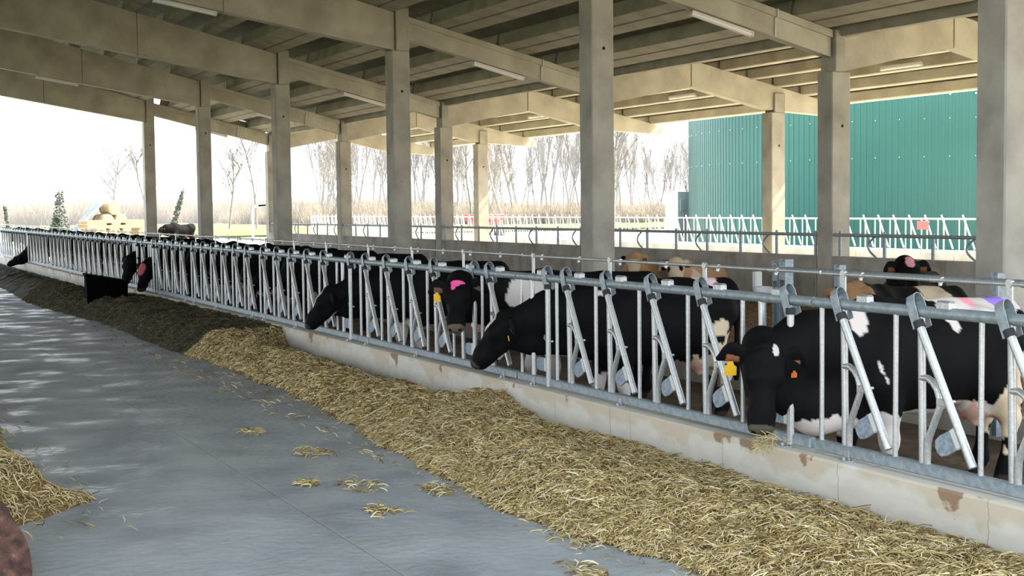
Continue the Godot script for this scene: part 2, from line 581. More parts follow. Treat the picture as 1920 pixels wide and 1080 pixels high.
func build_roof() -> void:
	var roof := thing("ceiling", "dark underside of the barn roof carried on long concrete purlins", "roof", Vector3.ZERO, 0, "", "structure")
	var z0 := ROOF_FROM
	var z1 := FRAME0 + 5 * SPAN + 0.5
	var ridge := 2.6
	var mb := MB.new()
	sloped(mb, ridge - 0.05, roof_y(ridge) + 0.32, 16.5, roof_y(16.5) + 0.32, z0, z1, 0.1)
	part("roof_deck", mb.mesh(M.deck), roof)
	mb = MB.new()      # the far slope, over the other half of the barn
	sloped(mb, 2 * ridge - 16.5, roof_y(16.5) + 0.32, ridge + 0.05, roof_y(ridge) + 0.32, z0, z1, 0.1)
	part("roof_deck", mb.mesh(M.deck), roof)
	mb = MB.new()
	sloped(mb, 16.3, bay_y(16.3) + 0.25, 19.1, bay_y(19.1) + 0.25, z0, z1, 0.1)
	part("roof_deck", mb.mesh(M.concrete), roof)
	mb = MB.new()
	sloped(mb, 19.02, bay_y(19.06) + 0.25, 23.85, bay_y(23.85) + 0.25, z0, z1, 0.1)
	part("roof_deck", mb.mesh(M.concrete), roof)
	var tilt := Basis(Vector3.BACK, -atan(0.245))
	for k in range(-1, 6):
		var za := maxf(FRAME0 + k * SPAN + 0.04, z0)
		var zb := minf(FRAME0 + (k + 1) * SPAN - 0.04, z1)
		for i in 8:       # single purlins over the alley
			var x := 3.1 + 1.06 * i
			mb = MB.new()
			mb.box(Vector3(x, roof_y(x) + 0.165, -(za + zb) / 2), Vector3(0.3, 0.3, zb - za), 0.02, tilt)
			part("purlin", mb.mesh(M.purlin), roof)
		for x in [10.95, 12.6, 14.25, 15.75]:   # paired ribs with a narrow joint between them
			for s in [-0.2, 0.2]:
				mb = MB.new()
				mb.box(Vector3(x, roof_y(x) + 0.165, -(za + zb) / 2) + tilt * Vector3(s, 0, 0), Vector3(0.365, 0.3, zb - za), 0.015, tilt)
				part("roof_rib", mb.mesh(M.purlin), roof)
		for x in [17.1, 17.95, 18.8, 19.3, 20.1, 20.95, 21.75, 22.6, 23.55]:
			mb = MB.new()
			mb.box(Vector3(x, bay_y(x) + 0.125, -(za + zb) / 2), Vector3(0.28, 0.25, zb - za), 0.02)
			part("purlin", mb.mesh(M.concrete), roof)
	mb = MB.new()      # boards that close the gable above the last alley beam
	sloped(mb, 3.0, roof_y(3.0) + 0.02, 11.0, roof_y(11.0) + 0.02, z1 - 0.32, z1 - 0.28, 0.24)
	part("gable_board", mb.mesh(M.concrete), roof)
	mb = MB.new()
	sloped(mb, 11.9, roof_y(11.9) + 0.02, 16.1, roof_y(16.1) + 0.02, z1 - 0.32, z1 - 0.28, 0.24)
	part("gable_board", mb.mesh(M.concrete), roof)
	mb = MB.new()
	mb.tube([Vector3(24.0, 4.66, -z0), Vector3(24.0, 4.66, -z1)], [0.055], 10)
	solo("rain_gutter", mb.mesh(M.white), "thin white gutter pipe along the outer eave", "gutter", Transform3D.IDENTITY, "", "thing")
	# the gutter valley where the two roofs meet
	mb = MB.new()
	mb.box(Vector3(16.42, 5.1, -(z0 + z1) / 2), Vector3(0.22, 0.2, z1 - z0), 0.02)
	part("valley_gutter", mb.mesh(M.purlin), roof)

# ------------------------------------------------------------------ columns, beams, lamps
func column(row: int, k: int, label: String) -> void:
	var x: float = [ROW1, ROW2, ROW3][row]
	var t := thing("concrete_column", label, "column", Vector3(x, 0, -(FRAME0 + k * SPAN)), 0, "barn columns")
	var top: float = [5.48, 4.38, 4.34][row]
	var mb := MB.new()
	mb.box(Vector3(0, top / 2, 0), Vector3(0.42, top, 0.42), 0.018)
	part("shaft", mb.mesh(M.column), t)
	mb = MB.new()
	if row == 0: mb.box(Vector3(0.055, (top + 6.42) / 2, 0), Vector3(0.31, 6.42 - top, 0.42), 0.012)
	elif row == 1: mb.box(Vector3(-0.02, (top + 5.12) / 2, 0), Vector3(0.22, 5.12 - top, 0.42), 0.012)
	else:
		mb.box(Vector3(0.05, (top + 4.82) / 2, -0.178), Vector3(0.32, 4.82 - top, 0.064), 0.01)
		var mp := MB.new()
		mp.box(Vector3(0.05, (top + 4.82) / 2, 0.178), Vector3(0.32, 4.82 - top, 0.064), 0.01)
		part("fork_prong", mp.mesh(M.column), t)
	part("fork_prong" if row == 2 else "head", mb.mesh(M.column), t)
	mb = MB.new()
	var hy: float = [4.59, 3.41, 3.5][row]
	mb.lathe([Vector2(0.0, 0.004), Vector2(0.024, 0.004), Vector2(0.03, 0.0)], 12, Transform3D(Basis(Vector3.RIGHT, PI / 2), Vector3(0.02, hy, 0.2105)))
	part("lifting_hole", mb.mesh(M.hole), t)

func beam_piece(poly: Array, z: float, w: float, called: String, parent: Node) -> void:
	var mb := MB.new()
	mb.extrude(PackedVector2Array(poly), w, Transform3D(Basis.IDENTITY, Vector3(0, 0, -z)))
	part(called, mb.mesh(M.concrete), parent)

func lamp(at: Vector3, dir: Vector3, label: String) -> void:
	# a closed weatherproof batten with a switched-off tube
	var right := dir.normalized()
	var up := (Vector3.UP - right * right.y).normalized()
	var t := thing("tube_lamp", label, "lamp", at, 0, "switched off tube lamps")
	t.basis = Basis(right, up, right.cross(up))
	var mb := MB.new()
	mb.box(Vector3(0, -0.03, 0), Vector3(1.32, 0.05, 0.12), 0.012)
	part("housing", mb.mesh(M.white), t)
	mb = MB.new()
	var prof := PackedVector2Array()
	for i in 9:
		var a := PI * i / 8.0
		prof.append(Vector2(cos(a) * 0.055, -0.055 - sin(a) * 0.05))
	mb.extrude(prof, 1.26, Transform3D(Basis(Vector3.UP, PI / 2), Vector3.ZERO))
	part("diffuser", mb.mesh(M.tube), t)
	mb = MB.new()
	mb.box(Vector3(0, -0.06, 0), Vector3(0.03, 0.09, 0.125), 0.01)
	var capm := mb.mesh(M.white)
	for s in [-0.645, 0.645]:
		part("end_cap", capm, t, Transform3D(Basis.IDENTITY, Vector3(s, 0, 0)))

func build_frames() -> void:
	var names := ["front row beside the feed barrier", "middle row set into the low wall", "outer row by the sunlit yard"]
	for row in 3:
		for k in 6:
			if row > 0 and k == 0: continue
			var far: String = "nearest" if k == (0 if row == 0 else 1) else ("last" if k == 5 else ORD[k if row == 0 else k - 1])
			column(row, k, "square grey concrete column, %s of the %s" % [far, names[row]])
	for k in 6:
		var z := FRAME0 + k * SPAN
		var nth: String = ORD[k]
		var t := thing("alley_beam", "deep tapered concrete beam over the feed alley, %s from the near end" % nth, "beam", Vector3.ZERO, 0, "roof beams")
		# bottom rises towards the ridge at 0.17, top at 0.245
		beam_piece([Vector2(11.28, 5.485), Vector2(7.51, 6.126), Vector2(7.51, roof_y(7.51)), Vector2(11.28, roof_y(11.28))], z, 0.3, "beam_end", t)
		beam_piece([Vector2(7.49, 6.13), Vector2(2.6, 6.96), Vector2(-2.29, 6.13), Vector2(-2.29, roof_y(7.49)), Vector2(2.6, roof_y(2.6)), Vector2(7.49, roof_y(7.49))], z, 0.3, "beam_middle", t)
		beam_piece([Vector2(7.52, 6.16), Vector2(7.48, 6.16), Vector2(7.48, roof_y(7.5) - 0.03), Vector2(7.52, roof_y(7.5) - 0.03)], z, 0.24, "joint_filler", t)
		t = thing("lean_beam", "slim sloping concrete beam between front and middle columns, %s from the near end" % nth, "beam", Vector3.ZERO, 0, "roof beams")
		var b0 := roof_y(11.62)
		var b1 := roof_y(16.17)
		beam_piece([Vector2(11.62, b0 - 0.49), Vector2(16.17, b1 - 0.47), Vector2(16.17, b1 - 0.13), Vector2(11.62, b0 - 0.13)], z, 0.22, "web", t)
		beam_piece([Vector2(11.62, b0 - 0.13), Vector2(16.17, b1 - 0.13), Vector2(16.17, b1), Vector2(11.62, b0)], z, 0.32, "flange", t)
		var mb := MB.new()
		var cy := roof_y(14.95)
		mb.tube([Vector3(14.95, cy + 0.01, -z + 0.175), Vector3(14.95, cy - 0.13, -z + 0.175), Vector3(14.93, cy - 0.15, -z + 0.128), Vector3(14.93, cy - 0.46, -z + 0.128)], [0.013], 6)
		part("conduit", mb.mesh(M.white), t)
		t = thing("outer_beam", "cream lit gable shaped concrete beam over the outer bay, %s from the near end" % nth, "beam", Vector3.ZERO, 0, "roof beams")
		beam_piece([Vector2(16.43, 4.39), Vector2(19.045, 4.92), Vector2(19.045, 5.557), Vector2(16.43, bay_y(16.43))], z, 0.28, "beam_half", t)
		beam_piece([Vector2(19.075, 4.92), Vector2(21.4, 4.4), Vector2(23.9, 4.26), Vector2(23.9, 4.5), Vector2(19.075, 5.557)], z, 0.28, "beam_half", t)
		beam_piece([Vector2(19.04, 4.96), Vector2(19.08, 4.96), Vector2(19.08, 5.52), Vector2(19.04, 5.52)], z, 0.2, "joint_filler", t)
		# lamps
		if k >= 1:
			var d := Vector3(1, -0.245, 0)
			var xm := 13.9
			lamp(Vector3(xm, roof_y(xm) - 0.485, -z), d, "white tube lamp under the %s slim sloping beam from the near end" % nth)
			xm = 6.75
			if k % 2 == 0:
				lamp(Vector3(xm, 6.126 + 0.17 * (7.51 - xm), -z), Vector3(1, -0.17, 0), "white tube lamp under the %s alley beam from the near end" % nth)
			if k < 4:
				lamp(Vector3(21.6, 5.12, -(z + 4.05)), Vector3(0, 0, -1), "white tube lamp along a purlin of the outer bay, behind the %s outer beam" % nth)

# ------------------------------------------------------------------ low wall with its rail
func build_walls() -> void:
	for k in range(-1, 5):
		var za := FRAME0 + k * SPAN + 0.22
		var zb := za + SPAN - 0.44
		var w := thing("wall_divider", "low grey concrete wall between middle columns, %s bay from the near end" % ORD[k + 1], "wall", Vector3(16.2, 0, 0), 0, "", "structure")
		for i in 3:
			var a := lerpf(za, zb, i / 3.0) + 0.004
			var b := lerpf(za, zb, (i + 1) / 3.0) - 0.004
			var mb := MB.new()
			mb.box(Vector3(0, 0.5, -(a + b) / 2), Vector3(0.18, 1.16, b - a), 0.01)
			part("wall_panel", mb.mesh(M.wall), w)
		var t := thing("wall_railing", "dark steel railing with bowed bars on the low wall, %s bay from the near end" % ORD[k + 1], "railing", Vector3(16.2, 0, 0), 0, "railings on the low wall")
		var mr := MB.new()
		mr.tube([Vector3(0, 1.46, -za), Vector3(0, 1.46, -zb)], [0.03], 8)
		part("top_rail", mr.mesh(M.galv_dark), t)
		var n := 8
		for i in n:
			var z := lerpf(za + 0.12, zb - 0.12, i / float(n - 1))
			mr = MB.new()
			mr.box(Vector3(0, 1.285, -z), Vector3(0.04, 0.43, 0.06), 0.008)
			mr.box(Vector3(0, 1.5, -z), Vector3(0.03, 0.06, 0.05), 0.01)
			part("post", mr.mesh(M.galv_dark), t)
			if i < n - 1 and (i * 3 + k) % 2 == 0:
				mr = MB.new()
				var pth := []
				for q in 13:
					var s := q / 12.0
					pth.append(Vector3(0, 1.085 + 0.37 * s, -(z + 0.22 + 0.2 * sin(PI * s))))
				mr.tube(pth, [0.018], 6)
				part("bowed_bar", mr.mesh(M.galv_dark), t)

# ------------------------------------------------------------------ feed barrier
func bar(path: Array, r: float, sides: int, m: Material) -> ArrayMesh:
	var mb := MB.new()
	mb.tube(path, [r], sides)
	return mb.mesh(m)

func build_barriers() -> void:
	# local frame of a panel: z = 0 is its first plain upright, further uprights at -0.72 each; local +z is towards the viewer
	var sp := 0.72
	var upright := bar([Vector3(0, 0.42, 0), Vector3(0, 1.34, 0)], 0.017, 8, M.galv)
	var stop := bar([Vector3(0, 0.42, 0.245), Vector3(0, 1.34, 0.225)], 0.024, 8, M.galv)
	var curve := bar([Vector3(-0.005, 0.955, 0.235), Vector3(-0.005, 0.958, 0.29), Vector3(-0.005, 0.935, 0.335), Vector3(-0.005, 0.895, 0.37), Vector3(-0.005, 0.84, 0.392), Vector3(-0.005, 0.79, 0.392), Vector3(-0.005, 0.74, 0.37), Vector3(-0.005, 0.6, 0.305), Vector3(-0.005, 0.555, 0.292), Vector3(-0.005, 0.42, 0.288)], 0.022, 8, M.galv)
	var a0 := Vector3(-0.03, 1.275, 0.245)
	var a1 := Vector3(-0.03, 0.47, 0.69)
	var ad := (a1 - a0).normalized()
	var arm := bar([a0, a1 - ad * 0.04, a1], 0.026, 8, M.galv)
	var mb := MB.new()
	mb.tube([a0 - ad * 0.035, a0 + ad * 0.01], [0.034], 10)
	var cap := mb.mesh(M.rubber)
	# flap: a curved plate held by a sleeve, square to the arm
	var out := Vector3(0, ad.z, -ad.y)   # towards the plain upright's side, in the panel's plane
	if out.z > 0: out = -out
	mb = MB.new()
	var fc := a0 + ad * 0.72
	var fb := Basis(Vector3(1, 0, 0), -out.cross(Vector3(1, 0, 0)), -out)
	var poly := PackedVector2Array()
	# polygon in (along arm, across) axes
	for p in [[-0.062, 0.03], [0.062, 0.03], [0.064, 0.16], [0.052, 0.205], [0.02, 0.225], [-0.02, 0.225], [-0.052, 0.205], [-0.064, 0.16]]:
		poly.append(Vector2(p[0], p[1]))
	mb.extrude(poly, 0.016, Transform3D(Basis(ad, out, ad.cross(out)), fc))
	var flap := mb.mesh(M.flap)
	mb = MB.new()
	mb.box(fc + out * 0.03, Vector3(0.13, 0.075, 0.03), 0.008, Basis(ad, out, ad.cross(out)))
	var sleeve := mb.mesh(M.sleeve)
	# pivot lug between the bowed bar and the arm
	mb = MB.new()
	mb.box(Vector3(-0.02, 0.825, 0.43), Vector3(0.014, 0.045, 0.1), 0.004)
	mb.tube([Vector3(-0.05, 0.835, 0.485), Vector3(0.02, 0.835, 0.485)], [0.012], 6)
	var lug := mb.mesh(M.galv)
	# strap that rides over the top rail
	mb = MB.new()
	var pth := [Vector3(-0.043, 1.265, 0.235), Vector3(-0.043, 1.36, 0.195), Vector3(-0.04, 1.425, 0.168), Vector3(-0.026, 1.455, 0.156), Vector3(0, 1.465, 0.152), Vector3(0.026, 1.455, 0.156), Vector3(0.04, 1.425, 0.168), Vector3(0.043, 1.36, 0.195), Vector3(0.043, 1.265, 0.235)]
	var wide := Vector3(0, 0.4, 0.9).normalized()
	for i in pth.size() - 1:
		var p: Vector3 = pth[i]
		var q: Vector3 = pth[i + 1]
		var d := (q - p).normalized()
		var s := (wide - d * wide.dot(d)).normalized()
		mb.box((p + q) / 2, Vector3(0.074, p.distance_to(q) + 0.004, 0.006), 0.002, Basis(s, d, s.cross(d)))
	var strap := mb.mesh(M.galv_dark)
	mb = MB.new()
	mb.box(Vector3(0, 1.41, 0.43), Vector3(0.055, 0.06, 0.125), 0.012)
	var latch := mb.mesh(M.galv)
	var top := bar([Vector3(0, 1.362, 0.82), Vector3(0, 1.362, -3.66)], 0.036, 12, M.galv_dark)
	mb = MB.new()
	mb.box(Vector3(0, 0.392, -1.42), Vector3(0.06, 0.075, 4.46), 0.008)
	var bottom := mb.mesh(M.galv_dark)
	mb = MB.new()
	mb.box(Vector3(-0.045, 0.338, 0), Vector3(0.07, 0.012, 0.09), 0.003)
	mb.box(Vector3(-0.035, 0.37, 0), Vector3(0.008, 0.07, 0.05), 0.002)
	mb.tube([Vector3(-0.06, 0.344, 0), Vector3(-0.06, 0.362, 0)], [0.014], 6)
	var foot := mb.mesh(M.galv)
	var release := bar([Vector3(0.05, 1.562, 0.82), Vector3(0.05, 1.558, -3.66)], 0.013, 8, M.galv)
	mb = MB.new()
	mb.box(Vector3(0.05, 1.455, 0), Vector3(0.012, 0.22, 0.05), 0.004)
	mb.tube([Vector3(0.038, 1.562, 0), Vector3(0.062, 1.562, 0)], [0.026], 12)
	var rpost := mb.mesh(M.galv)
	mb = MB.new()
	mb.tube([Vector3(0.05, 1.56, -0.05), Vector3(0.05, 1.56, 0.05)], [0.019], 8)
	mb.box(Vector3(0.05, 1.537, 0.03), Vector3(0.02, 0.03, 0.02), 0.004)
	var clamp_ := mb.mesh(M.galv)

	var t := thing("feed_barrier", "", "feed barrier", Vector3(6, 0, -8.27), 0, "self-locking feed barrier panels on the kerb")
	part("top_rail", top, t)
	part("bottom_rail", bottom, t)
	part("release_rail", release, t)
	for i in 6:
		var xf := Transform3D(Basis.IDENTITY, Vector3(0, 0, -sp * i))
		part("upright", upright, t, xf)
		part("stop_bar", stop, t, xf)
		part("bowed_bar", curve, t, xf)
		var am := part("swing_arm", arm, t, xf)
		part("rubber_cap", cap, am)
		part("pivot_lug", lug, am)
		part("flap", flap, am)
		part("sleeve", sleeve, am)
		part("strap", strap, t, xf)
		part("latch", latch, t, xf)
		part("clamp", clamp_, t, Transform3D(Basis.IDENTITY, Vector3(0, 0, -sp * i + 0.3)))
	for z in [0.55, -1.7, -3.3]:
		part("foot_bracket", foot, t, Transform3D(Basis.IDENTITY, Vector3(0, 0, z)))
	for z in [-0.56, -2.0, -3.44]:
		part("release_post", rpost, t, Transform3D(Basis.IDENTITY, Vector3(0, 0, z)))
	var near := "galvanised feed barrier panel on the kerb, %s panel from the near end of the row"
	t.set_meta("label", near % ORD[1])
	var panels := {0: t}
	for k in range(-1, 13):
		if k == 0: continue
		var r := copy(t, near % ORD[k + 1], "self-locking feed barrier panels on the kerb")
		r.position.z = -(8.27 + 4.5 * k)
		panels[k] = r
	# where a cow has her neck through, the arm has slid along and hangs upright beside the neck
	for o in [[0, 5], [0, 0], [1, 1], [2, 0], [4, 4], [5, 0], [9, 0]]:
		var arms := []
		var straps := []
		for c in panels[o[0]].get_children():
			if String(c.name).begins_with("swing_arm"): arms.append(c)
			if String(c.name).begins_with("strap"): straps.append(c)
		var bows := []
		for c in panels[o[0]].get_children():
			if String(c.name).begins_with("bowed_bar"): bows.append(c)
		bows[o[1]].free()
		var slide := Vector3(0, 0, 0.355)
		arms[o[1]].transform = arms[o[1]].transform * Transform3D(Basis.IDENTITY, slide + a0) * Transform3D(Basis(Vector3.RIGHT, 0.505), Vector3.ZERO) * Transform3D(Basis.IDENTITY, -a0)
		straps[o[1]].transform = straps[o[1]].transform * Transform3D(Basis.IDENTITY, slide)
	# sunlit barrier across the yard: fewer, plainer members
	var y := thing("yard_barrier", "", "feed barrier", Vector3(31, 0, -10), 0, "pale barrier panels across the sunlit yard")
	mb = MB.new()
	mb.tube([Vector3(0, 1.5, 0.8), Vector3(0, 1.5, -3.68)], [0.035], 6)
	part("top_rail", mb.mesh(M.galv), y)
	mb = MB.new()
	mb.box(Vector3(0, 0.5, -1.44), Vector3(0.06, 0.08, 4.46), 0.01)
	part("bottom_rail", mb.mesh(M.galv), y)
	mb = MB.new()
	mb.box(Vector3(0, 0.22, -1.44), Vector3(0.25, 0.5, 4.46), 0.02)
	part("base_kerb", mb.mesh(M.concrete), y)
	var yu := bar([Vector3(0, 0.5, 0), Vector3(0, 1.5, 0)], 0.022, 6, M.galv)
	var ya := bar([Vector3(-0.02, 1.62, 0.16), Vector3(-0.02, 0.58, 0.66)], 0.03, 6, M.galv)
	var yb := bar([Vector3(0, 0.5, 0.25), Vector3(0, 1.5, 0.25)], 0.026, 6, M.galv)
	for i in 6:
		var xf := Transform3D(Basis.IDENTITY, Vector3(0, 0, -sp * i))
		part("upright", yu, y, xf)
		part("stop_bar", yb, y, xf)
		part("swing_arm", ya, y, xf)
	var far := "pale galvanised barrier panel across the sunlit yard, %s panel from the near end"
	y.set_meta("label", far % ORD[0])
	for k in range(1, 19):
		var r := copy(y, far % ORD[k])
		r.position.z = -(10 + 4.5 * k)

func build_rear_rail() -> void:
	var t := thing("rear_rail", "galvanised rail on bolted posts behind the feeding cows", "railing", Vector3(9, 0, 0))
	var mb := MB.new()
	mb.tube([Vector3(-0.05, 1.35, -3.0), Vector3(-0.05, 1.35, -11.7)], [0.024], 8)
	part("rail", mb.mesh(M.galv_dark), t)
	for z in [4.6, 6.66, 8.72, 10.78]:
		mb = MB.new()
		h_post(mb, Vector3(0, 0, -z), 1.42, 0.085)
		part("post", mb.mesh(M.galv_dark), t)
	mb = MB.new()
	h_post(mb, Vector3(0, 0, -11.64), 1.45, 0.11)
	h_post(mb, Vector3(0.02, 0, -11.8), 1.43, 0.09)
	part("double_post", mb.mesh(M.galv_dark), t)
	# a small white lamp-like drinker beside the double post
	var d := thing("water_trough", "small white drinking bowl on a grey stand beside the double steel post", "trough", Vector3(9.0, -0.1, -12.05))
	mb = MB.new()
	mb.tube([Vector3(0, 0, 0), Vector3(0, 1.1, 0)], [0.045], 10)
	part("stand", mb.mesh(M.galv_dark), d)
	mb = MB.new()
	mb.lathe([Vector2(0.05, 1.12), Vector2(0.09, 1.15), Vector2(0.105, 1.22), Vector2(0.11, 1.24), Vector2(0.095, 1.24), Vector2(0.07, 1.17), Vector2(0.0, 1.16)], 20)
	part("bowl", mb.mesh(M.white), d)
	mb = MB.new()
	mb.box(Vector3(0.0, 1.32, -0.09), Vector3(0.09, 0.17, 0.07), 0.01)
	part("valve_box", mb.mesh(M.sleeve), d)

func h_post(mb: MB, at: Vector3, h: float, w: float) -> void:
	mb.box(at + Vector3(0, h / 2, w / 2 - 0.005), Vector3(w, h, 0.01), 0.002)
	mb.box(at + Vector3(0, h / 2, -w / 2 + 0.005), Vector3(w, h, 0.01), 0.002)
	mb.box(at + Vector3(0, h / 2, 0), Vector3(0.01, h, w - 0.01), 0.0)
	mb.box(at + Vector3(-w / 2, h - 0.12, 0), Vector3(0.012, 0.2, w * 0.8), 0.004)
	mb.tube([at + Vector3(-w / 2 - 0.02, h - 0.05, 0), at + Vector3(-w / 2, h - 0.05, 0)], [0.012], 6)

# ------------------------------------------------------------------ hay
func table(t: Array, z: float) -> float:
	if z <= t[0].x: return t[0].y
	for i in range(1, t.size()):
		if z <= t[i].x:
			var f: float = (z - t[i - 1].x) / (t[i].x - t[i - 1].x)
			return lerpf(t[i - 1].y, t[i].y, f * f * (3.0 - 2.0 * f))
	return t[t.size() - 1].y

const OUTER := [Vector2(2, 4.35), Vector2(6.2, 4.26), Vector2(7.2, 4.06), Vector2(8.1, 4.0), Vector2(10.3, 4.12), Vector2(12, 4.3), Vector2(13.6, 4.48), Vector2(17.4, 4.5), Vector2(20.7, 4.38), Vector2(25, 4.4), Vector2(32, 4.0), Vector2(39, 4.1), Vector2(66, 4.2)]
const ATKERB := [Vector2(2, 0.05), Vector2(6.4, 0.04), Vector2(8, 0.05), Vector2(9.4, 0.07), Vector2(11.0, 0.03), Vector2(11.6, 0.12), Vector2(12.0, 0.2), Vector2(12.6, 0.14), Vector2(13.2, 0.0), Vector2(14.0, 0.0), Vector2(14.4, 0.05), Vector2(15.0, 0.0), Vector2(16.6, 0.02), Vector2(18.9, 0.02), Vector2(19.5, 0.3), Vector2(21, 0.31), Vector2(27, 0.29), Vector2(29, 0.26), Vector2(33, 0.1), Vector2(42, 0.08), Vector2(66, 0.08)]
const CREST := [Vector2(2, 0.16), Vector2(6, 0.17), Vector2(9, 0.19), Vector2(13, 0.17), Vector2(17.5, 0.2), Vector2(19, 0.26), Vector2(24, 0.3), Vector2(28, 0.28), Vector2(32, 0.34), Vector2(40, 0.25), Vector2(66, 0.25)]
var hn := FastNoiseLite.new()

func hay_height(x: float, z: float) -> float:
	var xo := table(OUTER, z) + 0.1 * hn.get_noise_2d(z * 2.2, 50.0) + 0.05 * hn.get_noise_2d(z * 7.0, 90.0)
	var t := (x - xo) / (5.88 - xo)
	if t <= 0.0: return -0.02
	var crest := table(CREST, z) * (1.0 + 0.25 * hn.get_noise_2d(z * 1.5, 10.0))
	var at := table(ATKERB, z)
	var h := crest * sin(minf(t / 0.42, 1.0) * PI / 2.0)
	h = minf(h, crest * 1.0)
	if t > 0.42:
		var s := smoothstep(0.42, 0.93, t)
		h = lerpf(crest, at, s)
	h += (0.075 * hn.get_noise_2d(x * 3.0, z * 3.0) + 0.05 * hn.get_noise_2d(x * 9.0, z * 9.0)) * smoothstep(0.0, 0.2, t) * (1.0 - 0.6 * smoothstep(0.8, 1.0, t))
	return maxf(h, -0.01)

func heap_height(x: float, z: float) -> float:
	# the strip along the other side of the alley: a blunt end with a tongue that spills out
	var xo := 1.32 + 0.06 * hn.get_noise_2d(z * 3.0, 20.0) + 0.3 * exp(-pow((z - 9.95) / 0.22, 2.0)) + 0.06 * smoothstep(12, 14, z)
	xo -= 0.75 * smoothstep(9.75, 8.75, z)
	if x > xo or z < 8.72: return -0.02
	var d := minf((xo - x) / 0.75, (z - 8.72) / 0.8)
	var h := 0.34 * sin(minf(d, 1.0) * PI / 2.0)
	if x > 1.25: h *= 0.7
	h += (0.05 * hn.get_noise_2d(x * 4.0, z * 4.0) + 0.03 * hn.get_noise_2d(x * 10.0, z * 10.0)) * smoothstep(0.0, 0.25, d)
	return maxf(h, -0.01)

func straw_mesh(len_: float, r: float, seed_: int) -> ArrayMesh:
	var g := RandomNumberGenerator.new()
	g.seed = seed_
	var mb := MB.new()
	var b := g.randf_range(0.1, 0.3) * len_
	mb.tube([Vector3(-len_ / 2, 0, 0), Vector3(-len_ * 0.15, b * 0.5, b * 0.3), Vector3(len_ * 0.2, b * 0.45, -b * 0.2), Vector3(len_ / 2, 0, b * 0.4)], [r, r * 1.1, r, r * 0.5], 3, false)
	return mb.mesh(M.straw)

func scatter(called: String, parent: Node, hf: Callable, x0: float, x1: float, z0: float, z1: float, n: int, m: Mesh, palette: Array, seed_: int, lift: float, bias := 1.0) -> void:
	var g := RandomNumberGenerator.new()
	g.seed = seed_
	var xf: Array[Transform3D] = []
	var cs := PackedColorArray()
	var tries := 0
	while xf.size() < n and tries < n * 4:
		tries += 1
		var x := g.randf_range(x0, x1)
		var z := lerpf(z0, z1, pow(g.randf(), bias))
		var h: float = hf.call(x, z)
		if h <= 0.004 and g.randf() > 0.012: continue
		h = maxf(h, 0.002)
		var e := 0.04
		var hx: float = hf.call(x + e, z)
		var hz: float = hf.call(x, z + e)
		var nn := Vector3(-(hx - h) / e, 1.0, (hz - h) / e).normalized()
		var yaw := g.randf() * TAU
		var d := Vector3(cos(yaw), 0, sin(yaw))
		d = (d - nn * d.dot(nn)).normalized()
		d = (d + nn * g.randf_range(-0.35, 0.5)).normalized()
		var s := d.cross(nn).normalized()
		var sc := g.randf_range(0.55, 1.35)
		xf.append(Transform3D(Basis(d, s.cross(d).normalized(), s) * sc, Vector3(x, h + g.randf() * lift, -z)))
		var c: Color = palette[g.randi() % palette.size()]
		cs.append(c * g.randf_range(0.75, 1.15))
	var mm := MultiMesh.new()
	mm.transform_format = MultiMesh.TRANSFORM_3D
	mm.use_colors = true
	mm.mesh = m
	mm.instance_count = xf.size()
	for i in xf.size():
		mm.set_instance_transform(i, xf[i])
		mm.set_instance_color(i, cs[i])
	var o := MultiMeshInstance3D.new()
	o.multimesh = mm
	o.name = called
	parent.add_child(o, true)
	o.set_meta("kind", "stuff")

